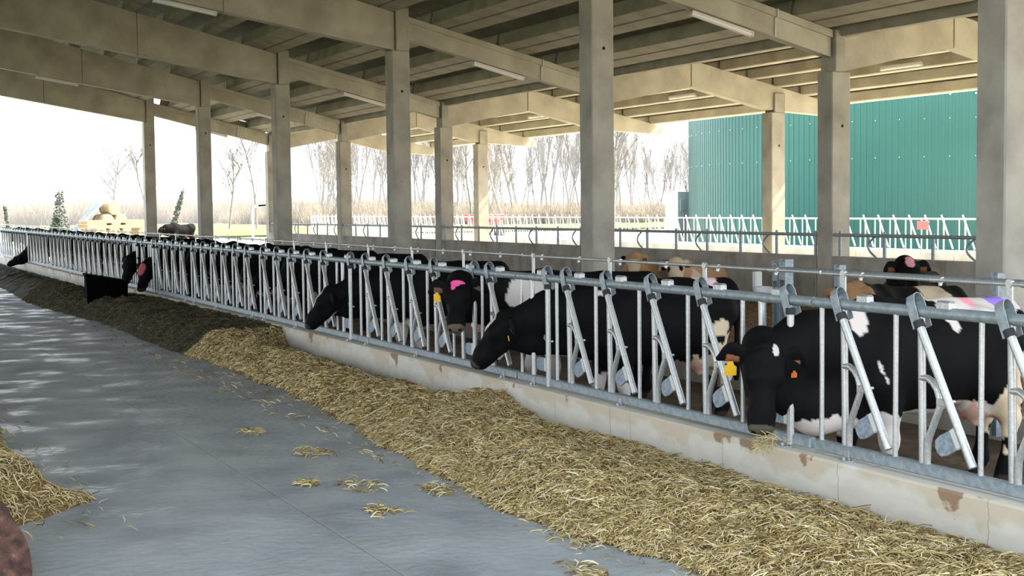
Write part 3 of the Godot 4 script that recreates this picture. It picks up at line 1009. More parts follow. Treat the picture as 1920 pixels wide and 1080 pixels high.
func build_hay() -> void:
	hn.seed = 41
	hn.frequency = 0.5
	hn.fractal_octaves = 3
	var cn := FastNoiseLite.new()
	cn.seed = 42; cn.frequency = 1.2; cn.fractal_octaves = 4
	var gold := lin(132, 108, 62)
	var brown := lin(88, 68, 36)
	var olive := lin(66, 61, 40)
	var dark := lin(44, 40, 27)
	var straws := straw_mesh(0.075, 0.0029, 1)
	var straws2 := straw_mesh(0.08, 0.0038, 2)
	var long_straw := straw_mesh(0.17, 0.0026, 3)
	var pal := [lin(208, 186, 128), lin(190, 164, 104), lin(220, 202, 152), lin(170, 144, 88), lin(146, 124, 72), lin(232, 218, 178), lin(178, 158, 106), lin(112, 88, 48)]
	var pal_dark := [lin(82, 75, 48), lin(70, 66, 42), lin(94, 84, 56), lin(58, 54, 36), lin(74, 74, 44), lin(122, 108, 74)]
	var hay := thing("hay_windrow", "golden loose hay strewn along the foot of the feed kerb", "hay", Vector3.ZERO, 0, "", "stuff")
	var mb := MB.new()
	grid_surface(mb, 3.8, 5.875, 2.0, 19.3, 46, 380, func(x, z): return hay_height(x, z), func(x, z): return brown.lerp(gold, clampf(cn.get_noise_2d(x * 3, z * 3) * 0.9 + 0.4, 0, 1)))
	part("hay_bed", mb.mesh(M.hay, true), hay)
	hay.get_child(0).set_meta("kind", "stuff")
	var hf := func(x, z): return hay_height(x, z)
	scatter("hay_stalks", hay, hf, 3.85, 5.86, 3.2, 12.0, 84000, straws, pal, 101, 0.012)
	scatter("hay_stalks", hay, hf, 3.85, 5.86, 12.0, 19.4, 34000, straws2, pal, 102, 0.012)
	scatter("hay_stalks", hay, hf, 3.85, 5.86, 3.2, 14.0, 3500, long_straw, pal, 103, 0.02)
	var sil := thing("silage_windrow", "dark olive silage heaped against the kerb beyond the golden hay", "silage", Vector3.ZERO, 0, "", "stuff")
	mb = MB.new()
	grid_surface(mb, 3.7, 5.875, 18.9, 64.0, 36, 420, func(x, z): return hay_height(x, z) - 0.02 * smoothstep(19.4, 18.9, z), func(x, z): return dark.lerp(olive, clampf(cn.get_noise_2d(x * 3, z * 3) * 0.9 + 0.5, 0, 1)))
	part("silage_bed", mb.mesh(M.hay, true), sil)
	sil.get_child(0).set_meta("kind", "stuff")
	scatter("silage_stalks", sil, hf, 3.85, 5.86, 19.3, 34.0, 26000, straws2, pal_dark, 104, 0.01)
	var heap := thing("hay_heap", "short end of a hay strip on the opposite side of the alley floor", "hay", Vector3.ZERO, 0, "", "stuff")
	mb = MB.new()
	grid_surface(mb, -0.6, 1.75, 8.6, 20.0, 60, 200, func(x, z): return heap_height(x, z), func(x, z): return brown.lerp(gold, clampf(cn.get_noise_2d(x * 3, z * 3) * 0.9 + 0.45, 0, 1)))
	part("hay_bed", mb.mesh(M.hay, true), heap)
	heap.get_child(0).set_meta("kind", "stuff")
	scatter("hay_stalks", heap, func(x, z): return heap_height(x, z), -0.2, 1.7, 8.7, 15.0, 26000, straws, pal, 105, 0.015)
	scatter("hay_stalks", heap, func(x, z): return heap_height(x, z), 0.2, 1.7, 8.7, 13.0, 1200, long_straw, pal, 106, 0.02)
	# wisps dropped on the floor
	var spots := [[3.42, 9.42, 0.16], [3.25, 8.55, 0.1], [3.85, 9.0, 0.12], [3.1, 9.7, 0.08], [3.55, 10.9, 0.16], [4.0, 7.2, 0.14], [3.7, 6.6, 0.12], [3.4, 12.2, 0.12]]
	for i in spots.size():
		var s: Array = spots[i]
		var w := thing("hay_wisp", "small thin wisp of dropped hay lying on the open alley floor", "hay", Vector3.ZERO, 0, "wisps of hay on the alley floor", "stuff")
		scatter("hay_stalks", w, func(x, z): return 0.006 if Vector2((x - s[0]) / 1.0, (z - s[1]) / 1.8).length() < s[2] else 0.0, s[0] - s[2] * 1.6, s[0] + s[2] * 1.6, s[1] - s[2] * 2.2, s[1] + s[2] * 2.2, 60, straws2, pal, 200 + i, 0.008)

# ------------------------------------------------------------------ cattle
# bones: [from, to, radius, radius, flat normal, flatness]
func net(mb: MB, bones: Array, k: float, cell: float, colf: Callable) -> void:
	var lo := Vector3.ONE * 1e9
	var hi := Vector3.ONE * -1e9
	for b in bones:
		var r: float = maxf(b[2], b[3]) + cell * 2.0 + 1.2 / k
		for p in [b[0], b[1]]:
			lo = lo.min(p - Vector3.ONE * r)
			hi = hi.max(p + Vector3.ONE * r)
	var nx := int((hi.x - lo.x) / cell) + 2
	var ny := int((hi.y - lo.y) / cell) + 2
	var nz := int((hi.z - lo.z) / cell) + 2
	var F := PackedFloat32Array()
	F.resize(nx * ny * nz)
	var reach := 4.5 / k
	for b in bones:
		var a: Vector3 = b[0]
		var ra: float = b[2]
		var rb: float = b[3]
		var flat: bool = b.size() > 4
		var fn: Vector3 = b[4] if flat else Vector3.ZERO
		var fq: float = (b[5] - 1.0) if flat else 0.0
		var ab: Vector3 = b[1] - a
		var rr: float = maxf(ra, rb) + reach
		var l0: Vector3 = a.min(b[1]) - Vector3.ONE * rr - lo
		var l1: Vector3 = a.max(b[1]) + Vector3.ONE * rr - lo
		if flat: ab += fn * (fn.dot(ab) * fq)
		var l2 := maxf(ab.length_squared(), 1e-8)
		var i0 := maxi(0, int(l0.x / cell)); var i1 := mini(nx - 1, int(l1.x / cell) + 1)
		var j0 := maxi(0, int(l0.y / cell)); var j1 := mini(ny - 1, int(l1.y / cell) + 1)
		var k0 := maxi(0, int(l0.z / cell)); var k1 := mini(nz - 1, int(l1.z / cell) + 1)
		for kz in range(k0, k1 + 1):
			for jy in range(j0, j1 + 1):
				var row := (kz * ny + jy) * nx
				for ixx in range(i0, i1 + 1):
					var p := lo + Vector3(ixx, jy, kz) * cell - a
					if flat: p += fn * (fn.dot(p) * fq)
					var t := clampf(p.dot(ab) / l2, 0.0, 1.0)
					var d := (p - ab * t).length() - lerpf(ra, rb, t)
					if d < reach:
						F[row + ixx] += exp(-k * d)
	var S := PackedByteArray()
	S.resize(F.size())
	for i in F.size():
		if F[i] > 1.0: S[i] = 1
	var id := PackedInt32Array()
	id.resize(F.size())
	id.fill(-1)
	var sy := nx
	var sz := nx * ny
	var offs := [0, 1, sy, sy + 1, sz, sz + 1, sz + sy, sz + sy + 1]
	var edges := [[0, 1], [2, 3], [4, 5], [6, 7], [0, 2], [1, 3], [4, 6], [5, 7], [0, 4], [1, 5], [2, 6], [3, 7]]
	for kz in nz - 1:
		for jy in ny - 1:
			var row := (kz * ny + jy) * nx
			for ixx in nx - 1:
				var i := row + ixx
				var s := S[i] + S[i + 1] + S[i + sy] + S[i + sy + 1] + S[i + sz] + S[i + sz + 1] + S[i + sz + sy] + S[i + sz + sy + 1]
				if s == 0 or s == 8: continue
				var val := []
				for o in offs:
					val.append(-log(maxf(F[i + o], 0.011)))
				var sum := Vector3.ZERO
				var cnt := 0
				for e in edges:
					var va: float = val[e[0]]
					var vb: float = val[e[1]]
					if (va < 0.0) != (vb < 0.0):
						var t := va / (va - vb)
						var pa := Vector3(e[0] & 1, (e[0] >> 1) & 1, e[0] >> 2)
						var pb := Vector3(e[1] & 1, (e[1] >> 1) & 1, e[1] >> 2)
						sum += pa.lerp(pb, t)
						cnt += 1
				var p := lo + (Vector3(ixx, jy, kz) + sum / cnt) * cell
				var g := Vector3(val[1] + val[3] + val[5] + val[7] - val[0] - val[2] - val[4] - val[6], val[2] + val[3] + val[6] + val[7] - val[0] - val[1] - val[4] - val[5], val[4] + val[5] + val[6] + val[7] - val[0] - val[1] - val[2] - val[3])
				g = g.normalized()
				mb.col = colf.call(p, g)
				id[i] = mb.vert(p, g)
	for kz in range(1, nz - 1):
		for jy in range(1, ny - 1):
			var row := (kz * ny + jy) * nx
			for ixx in range(1, nx - 1):
				var i := row + ixx
				var s0 := S[i]
				if s0 != S[i + 1]: quad_of(mb, id[i], id[i - sy], id[i - sy - sz], id[i - sz])
				if s0 != S[i + sy]: quad_of(mb, id[i], id[i - sz], id[i - sz - 1], id[i - 1])
				if s0 != S[i + sz]: quad_of(mb, id[i], id[i - 1], id[i - 1 - sy], id[i - sy])

func quad_of(mb: MB, a: int, b: int, c: int, d: int) -> void:
	if a < 0 or b < 0 or c < 0 or d < 0: return
	var f := (mb.v[b] - mb.v[a]).cross(mb.v[c] - mb.v[a])
	if f.dot(mb.n[a] + mb.n[b] + mb.n[c] + mb.n[d]) > 0.0:
		mb.ix.append_array([a, c, b, a, d, c])
	else:
		mb.ix.append_array([a, b, c, a, c, d])

var coat := FastNoiseLite.new()

func patched(p: Vector3, base: Color, patches: Array, shift: float, rough := 0.3) -> Color:
	var c := base
	for q in patches:
		var d: Vector3 = (p - q[0]) / q[1]
		if d.length() + rough * coat.get_noise_3d(p.x * 6.0 + shift, p.y * 6.0, p.z * 6.0) + rough * 0.5 * coat.get_noise_3d(p.x * 22.0 + shift, p.y * 9.0, p.z * 22.0) < 1.0:
			c = q[2]
	return c

func cow(label: String, at: Vector3, turn: float, poll_w: Vector3, muzzle_w: Vector3, dorsal_w: Vector3, base: Color, patches: Array, face: Array, opt := {}) -> Node3D:
	# at: (x, y, distance) of the point on the ground below the middle of the trunk; the cow looks along -x when turn = 0.
	# poll, muzzle: world points (x, y, distance) that the head reaches; dorsal: way the forehead faces, in (x, y, distance)
	var t := thing("cow", label, "cow", Vector3(at.x, at.y, -at.z), PI + turn, opt.get("group", ""))
	var inv := t.transform.affine_inverse()
	var flip := Vector3(1, 1, -1)
	var poll: Vector3 = inv * (poll_w * flip)
	var muz: Vector3 = inv * (muzzle_w * flip)
	var dors: Vector3 = inv.basis * (dorsal_w * flip)
	var ax := (muz - poll).normalized()
	muz = poll + ax * 0.56
	var lat := ax.cross(dors).normalized()
	dors = lat.cross(ax).normalized()
	var shift: float = opt.get("shift", 0.0)
	var cell: float = opt.get("cell", 0.028)
	var Z := Vector3(0, 0, 1)
	var lying: bool = opt.get("lying", false)
	var B := []
	B.append([Vector3(0.42, 0.99, 0), Vector3(-0.05, 0.95, 0), 0.33, 0.37, Z, 1.22])
	B.append([Vector3(-0.05, 0.95, 0), Vector3(-0.5, 1.0, 0), 0.37, 0.34, Z, 1.16])
	B.append([Vector3(-0.5, 1.06, 0), Vector3(-0.82, 1.12, 0), 0.29, 0.22, Z, 1.1])
	B.append([Vector3(0.44, 1.35, 0), Vector3(-0.3, 1.29, 0), 0.1, 0.1])
	B.append([Vector3(-0.3, 1.29, 0), Vector3(-0.88, 1.3, 0), 0.1, 0.09])
	B.append([Vector3(0.6, 0.82, 0), Vector3(0.3, 0.7, 0), 0.16, 0.15])
	for s in [-1.0, 1.0]:
		B.append([Vector3(-0.46, 1.27, 0.2 * s), Vector3(-0.56, 1.22, 0.2 * s), 0.07, 0.07])
		B.append([Vector3(-0.9, 1.2, 0.11 * s), Vector3(-0.86, 1.1, 0.13 * s), 0.06, 0.08])
		B.append([Vector3(0.4, 1.18, 0.16 * s), Vector3(0.56, 0.86, 0.19 * s), 0.12, 0.14])
		B.append([Vector3(0.5, 0.84, 0.19 * s), Vector3(0.43, 0.66, 0.18 * s), 0.12, 0.085])
		var st: float = 0.05 * s
		if lying:
			B.append([Vector3(0.45, 0.7, 0.2 * s), Vector3(0.66, 0.54, 0.22 * s), 0.09, 0.07])
			B.append([Vector3(0.66, 0.53, 0.22 * s), Vector3(0.4, 0.49, 0.22 * s), 0.06, 0.045])
			B.append([Vector3(-0.66, 0.9, 0.2 * s), Vector3(-0.3, 0.6, 0.3 * s), 0.2, 0.11])
			B.append([Vector3(-0.3, 0.56, 0.31 * s), Vector3(-0.66, 0.5, 0.32 * s), 0.08, 0.05])
			continue
		B.append([Vector3(0.43, 0.68, 0.18 * s), Vector3(0.45 + st, 0.42, 0.17 * s), 0.08, 0.055])
		B.append([Vector3(0.45 + st, 0.42, 0.17 * s), Vector3(0.44 + st, 0.13, 0.17 * s), 0.05, 0.04])
		B.append([Vector3(0.44 + st, 0.12, 0.17 * s), Vector3(0.48 + st, 0.04, 0.17 * s), 0.045, 0.055])
		B.append([Vector3(-0.66, 1.06, 0.17 * s), Vector3(-0.56, 0.76, 0.2 * s), 0.2, 0.13])
		B.append([Vector3(-0.56, 0.78, 0.2 * s), Vector3(-0.83 - st, 0.5, 0.18 * s), 0.12, 0.06])
		B.append([Vector3(-0.83 - st, 0.5, 0.18 * s), Vector3(-0.79 - st, 0.14, 0.18 * s), 0.052, 0.042])
		B.append([Vector3(-0.79 - st, 0.13, 0.18 * s), Vector3(-0.74 - st, 0.04, 0.18 * s), 0.045, 0.056])
		B.append([Vector3(-0.52, 0.63, 0.08 * s), Vector3(-0.66, 0.64, 0.08 * s), 0.12, 0.12])
		B.append([Vector3(-0.52, 0.52, 0.08 * s), Vector3(-0.52, 0.46, 0.085 * s), 0.028, 0.02])
	B.append([Vector3(-0.95, 1.26, 0), Vector3(-1.04, 1.1, 0.01), 0.045, 0.035])
	B.append([Vector3(-1.04, 1.1, 0.01), Vector3(-1.05, 0.62, 0.02), 0.03, 0.024])
	if not lying: B.append([Vector3(-1.05, 0.62, 0.02), Vector3(-1.04, 0.36, 0.02), 0.04, 0.03])
	# neck: from the shoulders to behind the poll
	var nape := poll - ax * 0.0 - dors * 0.07
	var mid := Vector3(0.66, 1.12, 0).lerp(nape, 0.52) + Vector3(0, 0.03, 0)
	var across := (nape - Vector3(0.5, 1.1, 0)).cross(Vector3.UP).normalized()
	B.append([Vector3(0.46, 1.1, 0), mid, 0.27, 0.22, across, 1.3])
	B.append([mid, nape, 0.215, 0.15, across, 1.2])
	B.append([Vector3(0.44, 1.3, 0), mid + Vector3(0, 0.1, 0), 0.13, 0.1])
	if opt.get("deep", false):
		B.append([Vector3(0.6, 0.7, 0), Vector3(0.94, 0.66, 0), 0.2, 0.17, across, 1.2])
		B.append([Vector3(0.94, 0.68, 0), poll + ax * 0.2 - dors * 0.16, 0.17, 0.09, across, 1.2])
	var throat := poll + ax * 0.12 - dors * 0.17
	var dew := mid.lerp(throat, 0.45) - Vector3(0, 0.12, 0)
	B.append([Vector3(0.6, 0.84, 0), dew, 0.17, 0.13, across, 1.45])
	B.append([dew, throat, 0.13, 0.085, across, 1.3])
	var hoof := lin(52, 46, 40)
	var pinkish := lin(190, 150, 132)
	var mb := MB.new()
	var colb := func(p: Vector3, g: Vector3):
		if p.y < 0.075 and not lying: return hoof
		var c := patched(p, base, patches, shift)
		if not lying and p.y < 0.7 and p.x < -0.4 and p.x > -0.78 and absf(p.z) < 0.19 and p.y > 0.44 and g.y < 0.55 and (p.x > -0.7): c = pinkish
		return c
	net(mb, B, 26.0, cell, colb)
	# head
	var H := []
	var hp := func(a: float, d: float, l: float) -> Vector3: return poll + ax * a + dors * d + lat * l
	H.append([hp.call(-0.02, -0.06, 0), hp.call(0.14, -0.02, 0), 0.125, 0.118])
	H.append([hp.call(-0.1, -0.12, 0), hp.call(0.0, -0.09, 0), 0.14, 0.13])
	H.append([hp.call(-0.01, 0.05, 0), hp.call(0.0, 0.055, 0), 0.06, 0.05])
	H.append([hp.call(0.16, -0.02, 0), hp.call(0.38, -0.03, 0), 0.102, 0.07])
	H.append([hp.call(0.38, -0.05, 0), hp.call(0.46, -0.06, 0), 0.07, 0.062])
	H.append([hp.call(0.06, -0.15, 0), hp.call(0.36, -0.12, 0), 0.085, 0.05])
	H.append([hp.call(0.38, -0.12, 0), hp.call(0.47, -0.118, 0), 0.05, 0.042])
	for s in [-1.0, 1.0]:
		H.append([hp.call(0.05, 0.0, 0.055 * s), hp.call(0.17, 0.025, 0.084 * s), 0.075, 0.046])
		H.append([hp.call(0.08, -0.13, 0.055 * s), hp.call(0.23, -0.12, 0.05 * s), 0.078, 0.056])
		H.append([hp.call(0.43, -0.05, 0.035 * s), hp.call(0.505, -0.055, 0.042 * s), 0.056, 0.044])
		var e0: Vector3 = hp.call(0.01, -0.03, 0.11 * s)
		var e1: Vector3 = hp.call(-0.01, -0.045, 0.21 * s)
		var e2: Vector3 = hp.call(0.03, -0.085, 0.3 * s)
		var en := (ax * 0.75 + dors * 0.55).normalized()
		H.append([e0, e1, 0.042, 0.07, en, 2.6])
		H.append([e1, e2, 0.07, 0.026, en, 3.0])
	var nose := lin(62, 57, 50)
	var inner: Color = opt.get("ear", lin(120, 76, 58))
	var colh := func(p: Vector3, g: Vector3):
		var r := p - poll
		var q := Vector3(r.dot(ax), r.dot(dors), r.dot(lat))
		if absf(absf(q.z) - 0.05) < 0.014 and absf(q.y + 0.035) < 0.012 and q.x > 0.5: return lin(8, 7, 7)
		if q.x > 0.5 and q.y > -0.1: return opt.get("nose", nose)
		if absf(q.z) > 0.165 and q.x < 0.1 and g.dot(ax * 0.75 + dors * 0.55) > 0.7 and absf(q.z) < 0.255 and q.y < -0.03: return inner
		return patched(q, patched(p, base, patches, shift), face, shift + 9.0, 0.22)
	net(mb, H, 48.0, opt.get("head", 0.014), colh)
	part("body", mb.mesh(M.cow, true), t)
	if opt.get("eyes", true):
		for s in [-1.0, 1.0]:
			var em := MB.new()
			em.ball(hp.call(0.175, 0.03, 0.112 * s), Vector3.ONE * 0.021, 10, 8)
			part("eye", em.mesh(M.eye), t)
	for tg in opt.get("tags", []):
		var tm := MB.new()
		var c: Vector3 = hp.call(0.06, -0.09, 0.22 * tg[0])
		var nn := (ax * 0.75 + dors * 0.55).normalized()
		var dn := Vector3.DOWN - nn * Vector3.DOWN.dot(nn)
		dn = dn.normalized()
		var poly := PackedVector2Array()
		var w: float = tg[2]
		for p in [[-0.4, 1.5], [0.4, 1.5], [0.5, 0.75], [0.95, 0.5], [1.0, 0.3], [1.0, -1.2], [0.9, -1.3], [-0.9, -1.3], [-1.0, -1.2], [-1.0, 0.3], [-0.95, 0.5], [-0.5, 0.75]]:
			poly.append(Vector2(p[0], p[1]) * w)
		tm.extrude(poly, 0.006, Transform3D(Basis(dn.cross(nn), -dn, nn), c + nn * 0.035 + dn * 0.02))
		part("ear_tag", tm.mesh(tg[1]), t, Transform3D.IDENTITY, tg[3])
	return t

func build_cows() -> void:
	coat.seed = 77
	coat.frequency = 0.5
	coat.fractal_octaves = 3
	var black := lin(14, 14, 14)
	var white := lin(200, 191, 182)
	var tan_ := lin(176, 140, 104)
	var cream := lin(206, 188, 158)
	var pink := lin(232, 92, 150)
	var P := Vector3(0, 0, 0)
	# the nearest cow, eating with her face turned to the viewer
	cow("black cow feeding face on with white shoulder spots and purple marked back, nearest", Vector3(7.2, -0.1, 7.77), 0.0, Vector3(5.74, 1.0, 7.66), Vector3(5.6, 0.5, 7.5), Vector3(-0.42, 0.35, -0.85), black, [
		[Vector3(0.68, 1.34, -0.02), Vector3(0.09, 0.14, 0.4), white], [Vector3(-0.58, 1.44, 0), Vector3(0.46, 0.17, 0.5), white], [Vector3(-0.17, 1.3, 0), Vector3(0.07, 0.17, 0.4), white],
		[Vector3(-0.42, 1.45, 0), Vector3(0.06, 0.1, 0.3), lin(236, 150, 166)], [Vector3(-0.72, 1.43, 0), Vector3(0.1, 0.12, 0.4), lin(150, 120, 214)],
		[Vector3(0.9, 0.5, 0.0), Vector3(0.34, 0.13, 0.5), white], [Vector3(0.1, 0.56, 0), Vector3(0.5, 0.06, 0.5), white],
		[Vector3(0.46, 0.34, -0.17), Vector3(0.2, 0.34, 0.14), white], [Vector3(0.42, 0.2, -0.17), Vector3(0.12, 0.14, 0.14), black], [Vector3(-0.78, 0.7, -0.1), Vector3(0.3, 0.44, 0.4), cream], [Vector3(-0.3, 0.6, 0), Vector3(0.3, 0.08, 0.4), white],
		[Vector3(0.6, 0.98, -0.3), Vector3(0.012, 0.045, 0.2), white], [Vector3(0.57, 0.89, -0.3), Vector3(0.009, 0.025, 0.2), white]],
		[[Vector3(-0.01, 0.07, -0.06), Vector3(0.05, 0.05, 0.025), white]],
		{"cell": 0.022, "head": 0.0095, "shift": 3.0, "deep": true, "nose": lin(78, 74, 62), "ear": lin(150, 96, 72), "tags": [[1.0, M.tag_yellow, 0.042, "yellow ear tag"], [-1.0, M.tag_orange, 0.02, "orange ear tag"]]})
	# hay hanging from her mouth
	var w := thing("hay_wisp", "wisp of hay held in the mouth of the nearest cow", "hay", Vector3.ZERO, 0, "", "stuff")
	var g := RandomNumberGenerator.new()
	g.seed = 5
	var mb := MB.new()
	for i in 34:
		var c := Vector3(5.62 + g.randf_range(-0.05, 0.04), 0.43 + g.randf_range(-0.06, 0.05), -7.5 + g.randf_range(-0.09, 0.09))
		var d := Vector3(g.randf_range(-1, 1), g.randf_range(-0.9, 0.5), g.randf_range(-1, 1)).normalized() * g.randf_range(0.03, 0.07)
		mb.col = lin(196, 176, 120) * g.randf_range(0.6, 1.1)
		mb.tube([c - d, c + Vector3(0, 0.012, 0), c + d], [0.0035], 4, false)
	part("hay_stalks", mb.mesh(M.straw, true), w)
	# second: profile, head low beyond the kerb
	cow("black cow feeding in profile with a narrow white blaze, second in the row", Vector3(7.2, -0.1, 11.45), 0.0, Vector3(5.78, 0.95, 11.76), Vector3(5.42, 0.5, 11.95), Vector3(-0.75, 0.62, 0.2), black, [
		[Vector3(-0.72, 0.6, -0.1), Vector3(0.3, 0.3, 0.36), cream], [Vector3(-0.6, 0.92, -0.26), Vector3(0.1, 0.1, 0.16), cream], [Vector3(-0.62, 1.4, 0.0), Vector3(0.14, 0.08, 0.3), lin(226, 196, 200)],
		[Vector3(0.62, 1.3, -0.2), Vector3(0.1, 0.03, 0.14), white], [Vector3(0.48, 0.3, 0), Vector3(0.16, 0.2, 0.4), white]],
		[[Vector3(0.12, 0.09, 0), Vector3(0.1, 0.07, 0.05), white], [Vector3(0.55, -0.02, -0.04), Vector3(0.03, 0.03, 0.03), white]],
		{"cell": 0.024, "head": 0.0105, "shift": 11.0, "ear": lin(74, 56, 46), "tags": [[-1.0, M.tag_yellow, 0.018, "small yellow ear tag"]]})
	# third: head up, facing the viewer, pink raddle on the forehead
	cow("black cow with a pink forehead mark and yellow ear tag looking out of the barrier", Vector3(7.3, -0.1, 13.07), 0.0, Vector3(5.8, 1.24, 12.93), Vector3(5.62, 0.8, 12.62), Vector3(-0.5, 0.35, -0.8), black, [
		[Vector3(0.7, 1.2, -0.1), Vector3(0.28, 0.2, 0.6), white], [Vector3(0.5, 0.45, 0), Vector3(0.18, 0.3, 0.5), white]],
		[[Vector3(0.05, 0.1, -0.01), Vector3(0.026, 0.08, 0.075), pink], [Vector3(0.075, 0.1, 0.01), Vector3(0.03, 0.08, 0.048), pink], [Vector3(0.11, 0.1, 0.03), Vector3(0.035, 0.08, 0.024), pink]],
		{"cell": 0.028, "head": 0.01, "shift": 23.0, "ear": lin(110, 88, 74), "nose": lin(96, 84, 70), "tags": [[1.0, M.tag_yellow, 0.036, "yellow ear tag"]]})
	# fourth: profile like the second, farther along
	cow("black cow feeding in profile with a white blaze and white throat, fourth in the row", Vector3(7.3, -0.1, 16.86), 0.0, Vector3(5.84, 0.93, 17.06), Vector3(5.42, 0.4, 17.3), Vector3(-0.75, 0.62, 0.2), black, [
		[Vector3(0.5, 0.4, 0), Vector3(0.16, 0.3, 0.5), white]],
		[[Vector3(0.16, 0.09, 0), Vector3(0.16, 0.07, 0.045), white], [Vector3(0.16, -0.22, 0), Vector3(0.1, 0.07, 0.1), white]],
		{"cell": 0.032, "head": 0.012, "shift": 31.0, "ear": lin(96, 70, 58)})
	# farther along: two with heads down, one farther still
	var low := {"cell": 0.045, "head": 0.022, "shift": 41.0, "eyes": false}
	cow("black cow with its head down through the barrier beside the black bin", Vector3(7.3, -0.1, 30.36), 0.0, Vector3(5.84, 0.98, 30.34), Vector3(5.64, 0.45, 30.2), Vector3(-0.7, 0.5, -0.4), black, [], [], low)
	cow("black cow with a reddish forehead, head down beside the black bin", Vector3(7.3, -0.1, 28.74), 0.0, Vector3(5.84, 0.9, 28.7), Vector3(5.66, 0.42, 28.55), Vector3(-0.7, 0.5, -0.5), black, [], [[Vector3(0.12, 0.09, 0), Vector3(0.14, 0.08, 0.09), lin(170, 84, 88)]], {"cell": 0.045, "head": 0.022, "shift": 47.0, "eyes": false})
	cow("black cow with a grey face reaching far out over the feed, farthest along the row", Vector3(7.25, -0.1, 48.36), 0.0, Vector3(5.75, 0.55, 48.5), Vector3(5.3, 0.3, 48.8), Vector3(-0.6, 0.75, 0.1), black, [], [[Vector3(0.2, 0.1, 0), Vector3(0.3, 0.09, 0.1), lin(150, 150, 146)]], {"cell": 0.05, "head": 0.024, "shift": 51.0, "eyes": false})
	# standing behind the barrier, heads up: one pattern each, then copies
	var stand := cow("black cow standing behind the barrier with its head level", Vector3(7.6, -0.1, 20.4), 0.0, Vector3(6.45, 1.32, 20.45), Vector3(6.2, 0.95, 20.6), Vector3(-0.6, 0.7, 0), black, [[Vector3(0.1, 0.62, 0), Vector3(0.5, 0.1, 0.4), white]], [], {"cell": 0.045, "head": 0.022, "shift": 61.0, "eyes": false, "group": "black cows behind the barrier"})
	for s in [[7.62, 22.6, 0.05], [7.6, 24.6, -0.04], [7.65, 26.9, 0.03], [7.6, 33.4, 0.02], [7.7, 35.6, -0.05], [7.62, 38.6, 0.04], [7.6, 41.9, 0.0]]:
		var r := copy(stand, "black cow standing behind the barrier with its head level", "black cows behind the barrier")
		r.position = Vector3(s[0], -0.1, -s[1])
		r.rotation.y = PI + s[2]
	for i in 5:
		var z: float = [44.6, 46.9, 51.2, 53.4, 56.0][i]
		var r := copy(stand, "", "black cows behind the barrier")
		r.position = Vector3(7.6 + 0.04 * (i % 3), -0.1, -z)
		r.rotation.y = PI + 0.04 * (i % 3 - 1)
	var order := []
	for o in get_children():
		if o.get_meta("group", "") == "black cows behind the barrier": order.append(o)
	for i in order.size():
		order[i].set_meta("label", "%s black cow from the near end of those standing behind the barrier, head level" % ORD[i])
	# lying and standing in the straw bay
	cow("black cow with a pink patched poll lying in the straw by the low wall", Vector3(13.5, -0.36, 14.65), 0.5, Vector3(12.6, 1.22, 13.75), Vector3(12.4, 0.8, 13.35), Vector3(-0.4, 0.5, -0.75), black, [], [[Vector3(0.04, 0.08, 0.0), Vector3(0.1, 0.12, 0.06), lin(214, 150, 156)]], {"cell": 0.04, "head": 0.018, "shift": 71.0, "eyes": false, "lying": true})
	cow("black cow with brown and white head lying in the straw behind the nearest cow", Vector3(11.35, -0.38, 12.45), 0.1, Vector3(10.3, 1.03, 12.2), Vector3(10.0, 0.66, 12.0), Vector3(-0.6, 0.7, -0.3), black, [[Vector3(1.0, 1.3, 0), Vector3(0.22, 0.5, 0.6), lin(150, 116, 84)], [Vector3(-0.35, 1.2, 0), Vector3(0.2, 0.4, 0.6), cream]], [[Vector3(0.2, 0.0, 0), Vector3(0.4, 0.3, 0.25), lin(150, 116, 84)]], {"cell": 0.04, "head": 0.018, "shift": 77.0, "eyes": false, "lying": true})
	cow("tan cow with a cream black-spotted face lying beside the second front column", Vector3(14.3, -0.5, 21.1), 0.55, Vector3(13.35, 1.0, 20.4), Vector3(13.1, 0.58, 20.0), Vector3(-0.6, 0.5, -0.65), tan_, [[Vector3(0.6, 0.9, 0), Vector3(0.3, 0.5, 0.6), cream]], [[Vector3(0.2, 0.0, 0), Vector3(0.4, 0.25, 0.25), cream], [Vector3(0.18, 0.04, 0.1), Vector3(0.06, 0.06, 0.05), black], [Vector3(0.18, 0.04, -0.1), Vector3(0.06, 0.06, 0.05), black]], {"cell": 0.045, "head": 0.018, "shift": 83.0, "eyes": false, "ear": black, "lying": true})
	cow("tan and cream cow lying by the low wall, farther than the spotted one", Vector3(15.2, -0.5, 24.6), 0.85, Vector3(14.55, 0.98, 23.75), Vector3(14.3, 0.6, 23.4), Vector3(-0.6, 0.5, -0.65), tan_, [[Vector3(0.2, 0.9, 0), Vector3(0.5, 0.3, 0.6), cream]], [[Vector3(0.0, 0.0, 0.25), Vector3(0.1, 0.1, 0.1), black], [Vector3(0.3, 0.0, 0.0), Vector3(0.2, 0.2, 0.2), cream]], {"cell": 0.045, "head": 0.022, "shift": 89.0, "eyes": false, "lying": true})
	cow("dark cow standing out in the sun between two far columns", Vector3(17.2, -0.1, 75.2), 0.5, Vector3(16.1, 1.05, 74.8), Vector3(15.8, 0.65, 74.5), Vector3(-0.6, 0.7, -0.2), lin(9, 9, 9), [[Vector3(-0.2, 1.42, 0), Vector3(0.4, 0.06, 0.3), white]], [], {"cell": 0.06, "head": 0.03, "shift": 99.0, "eyes": false})

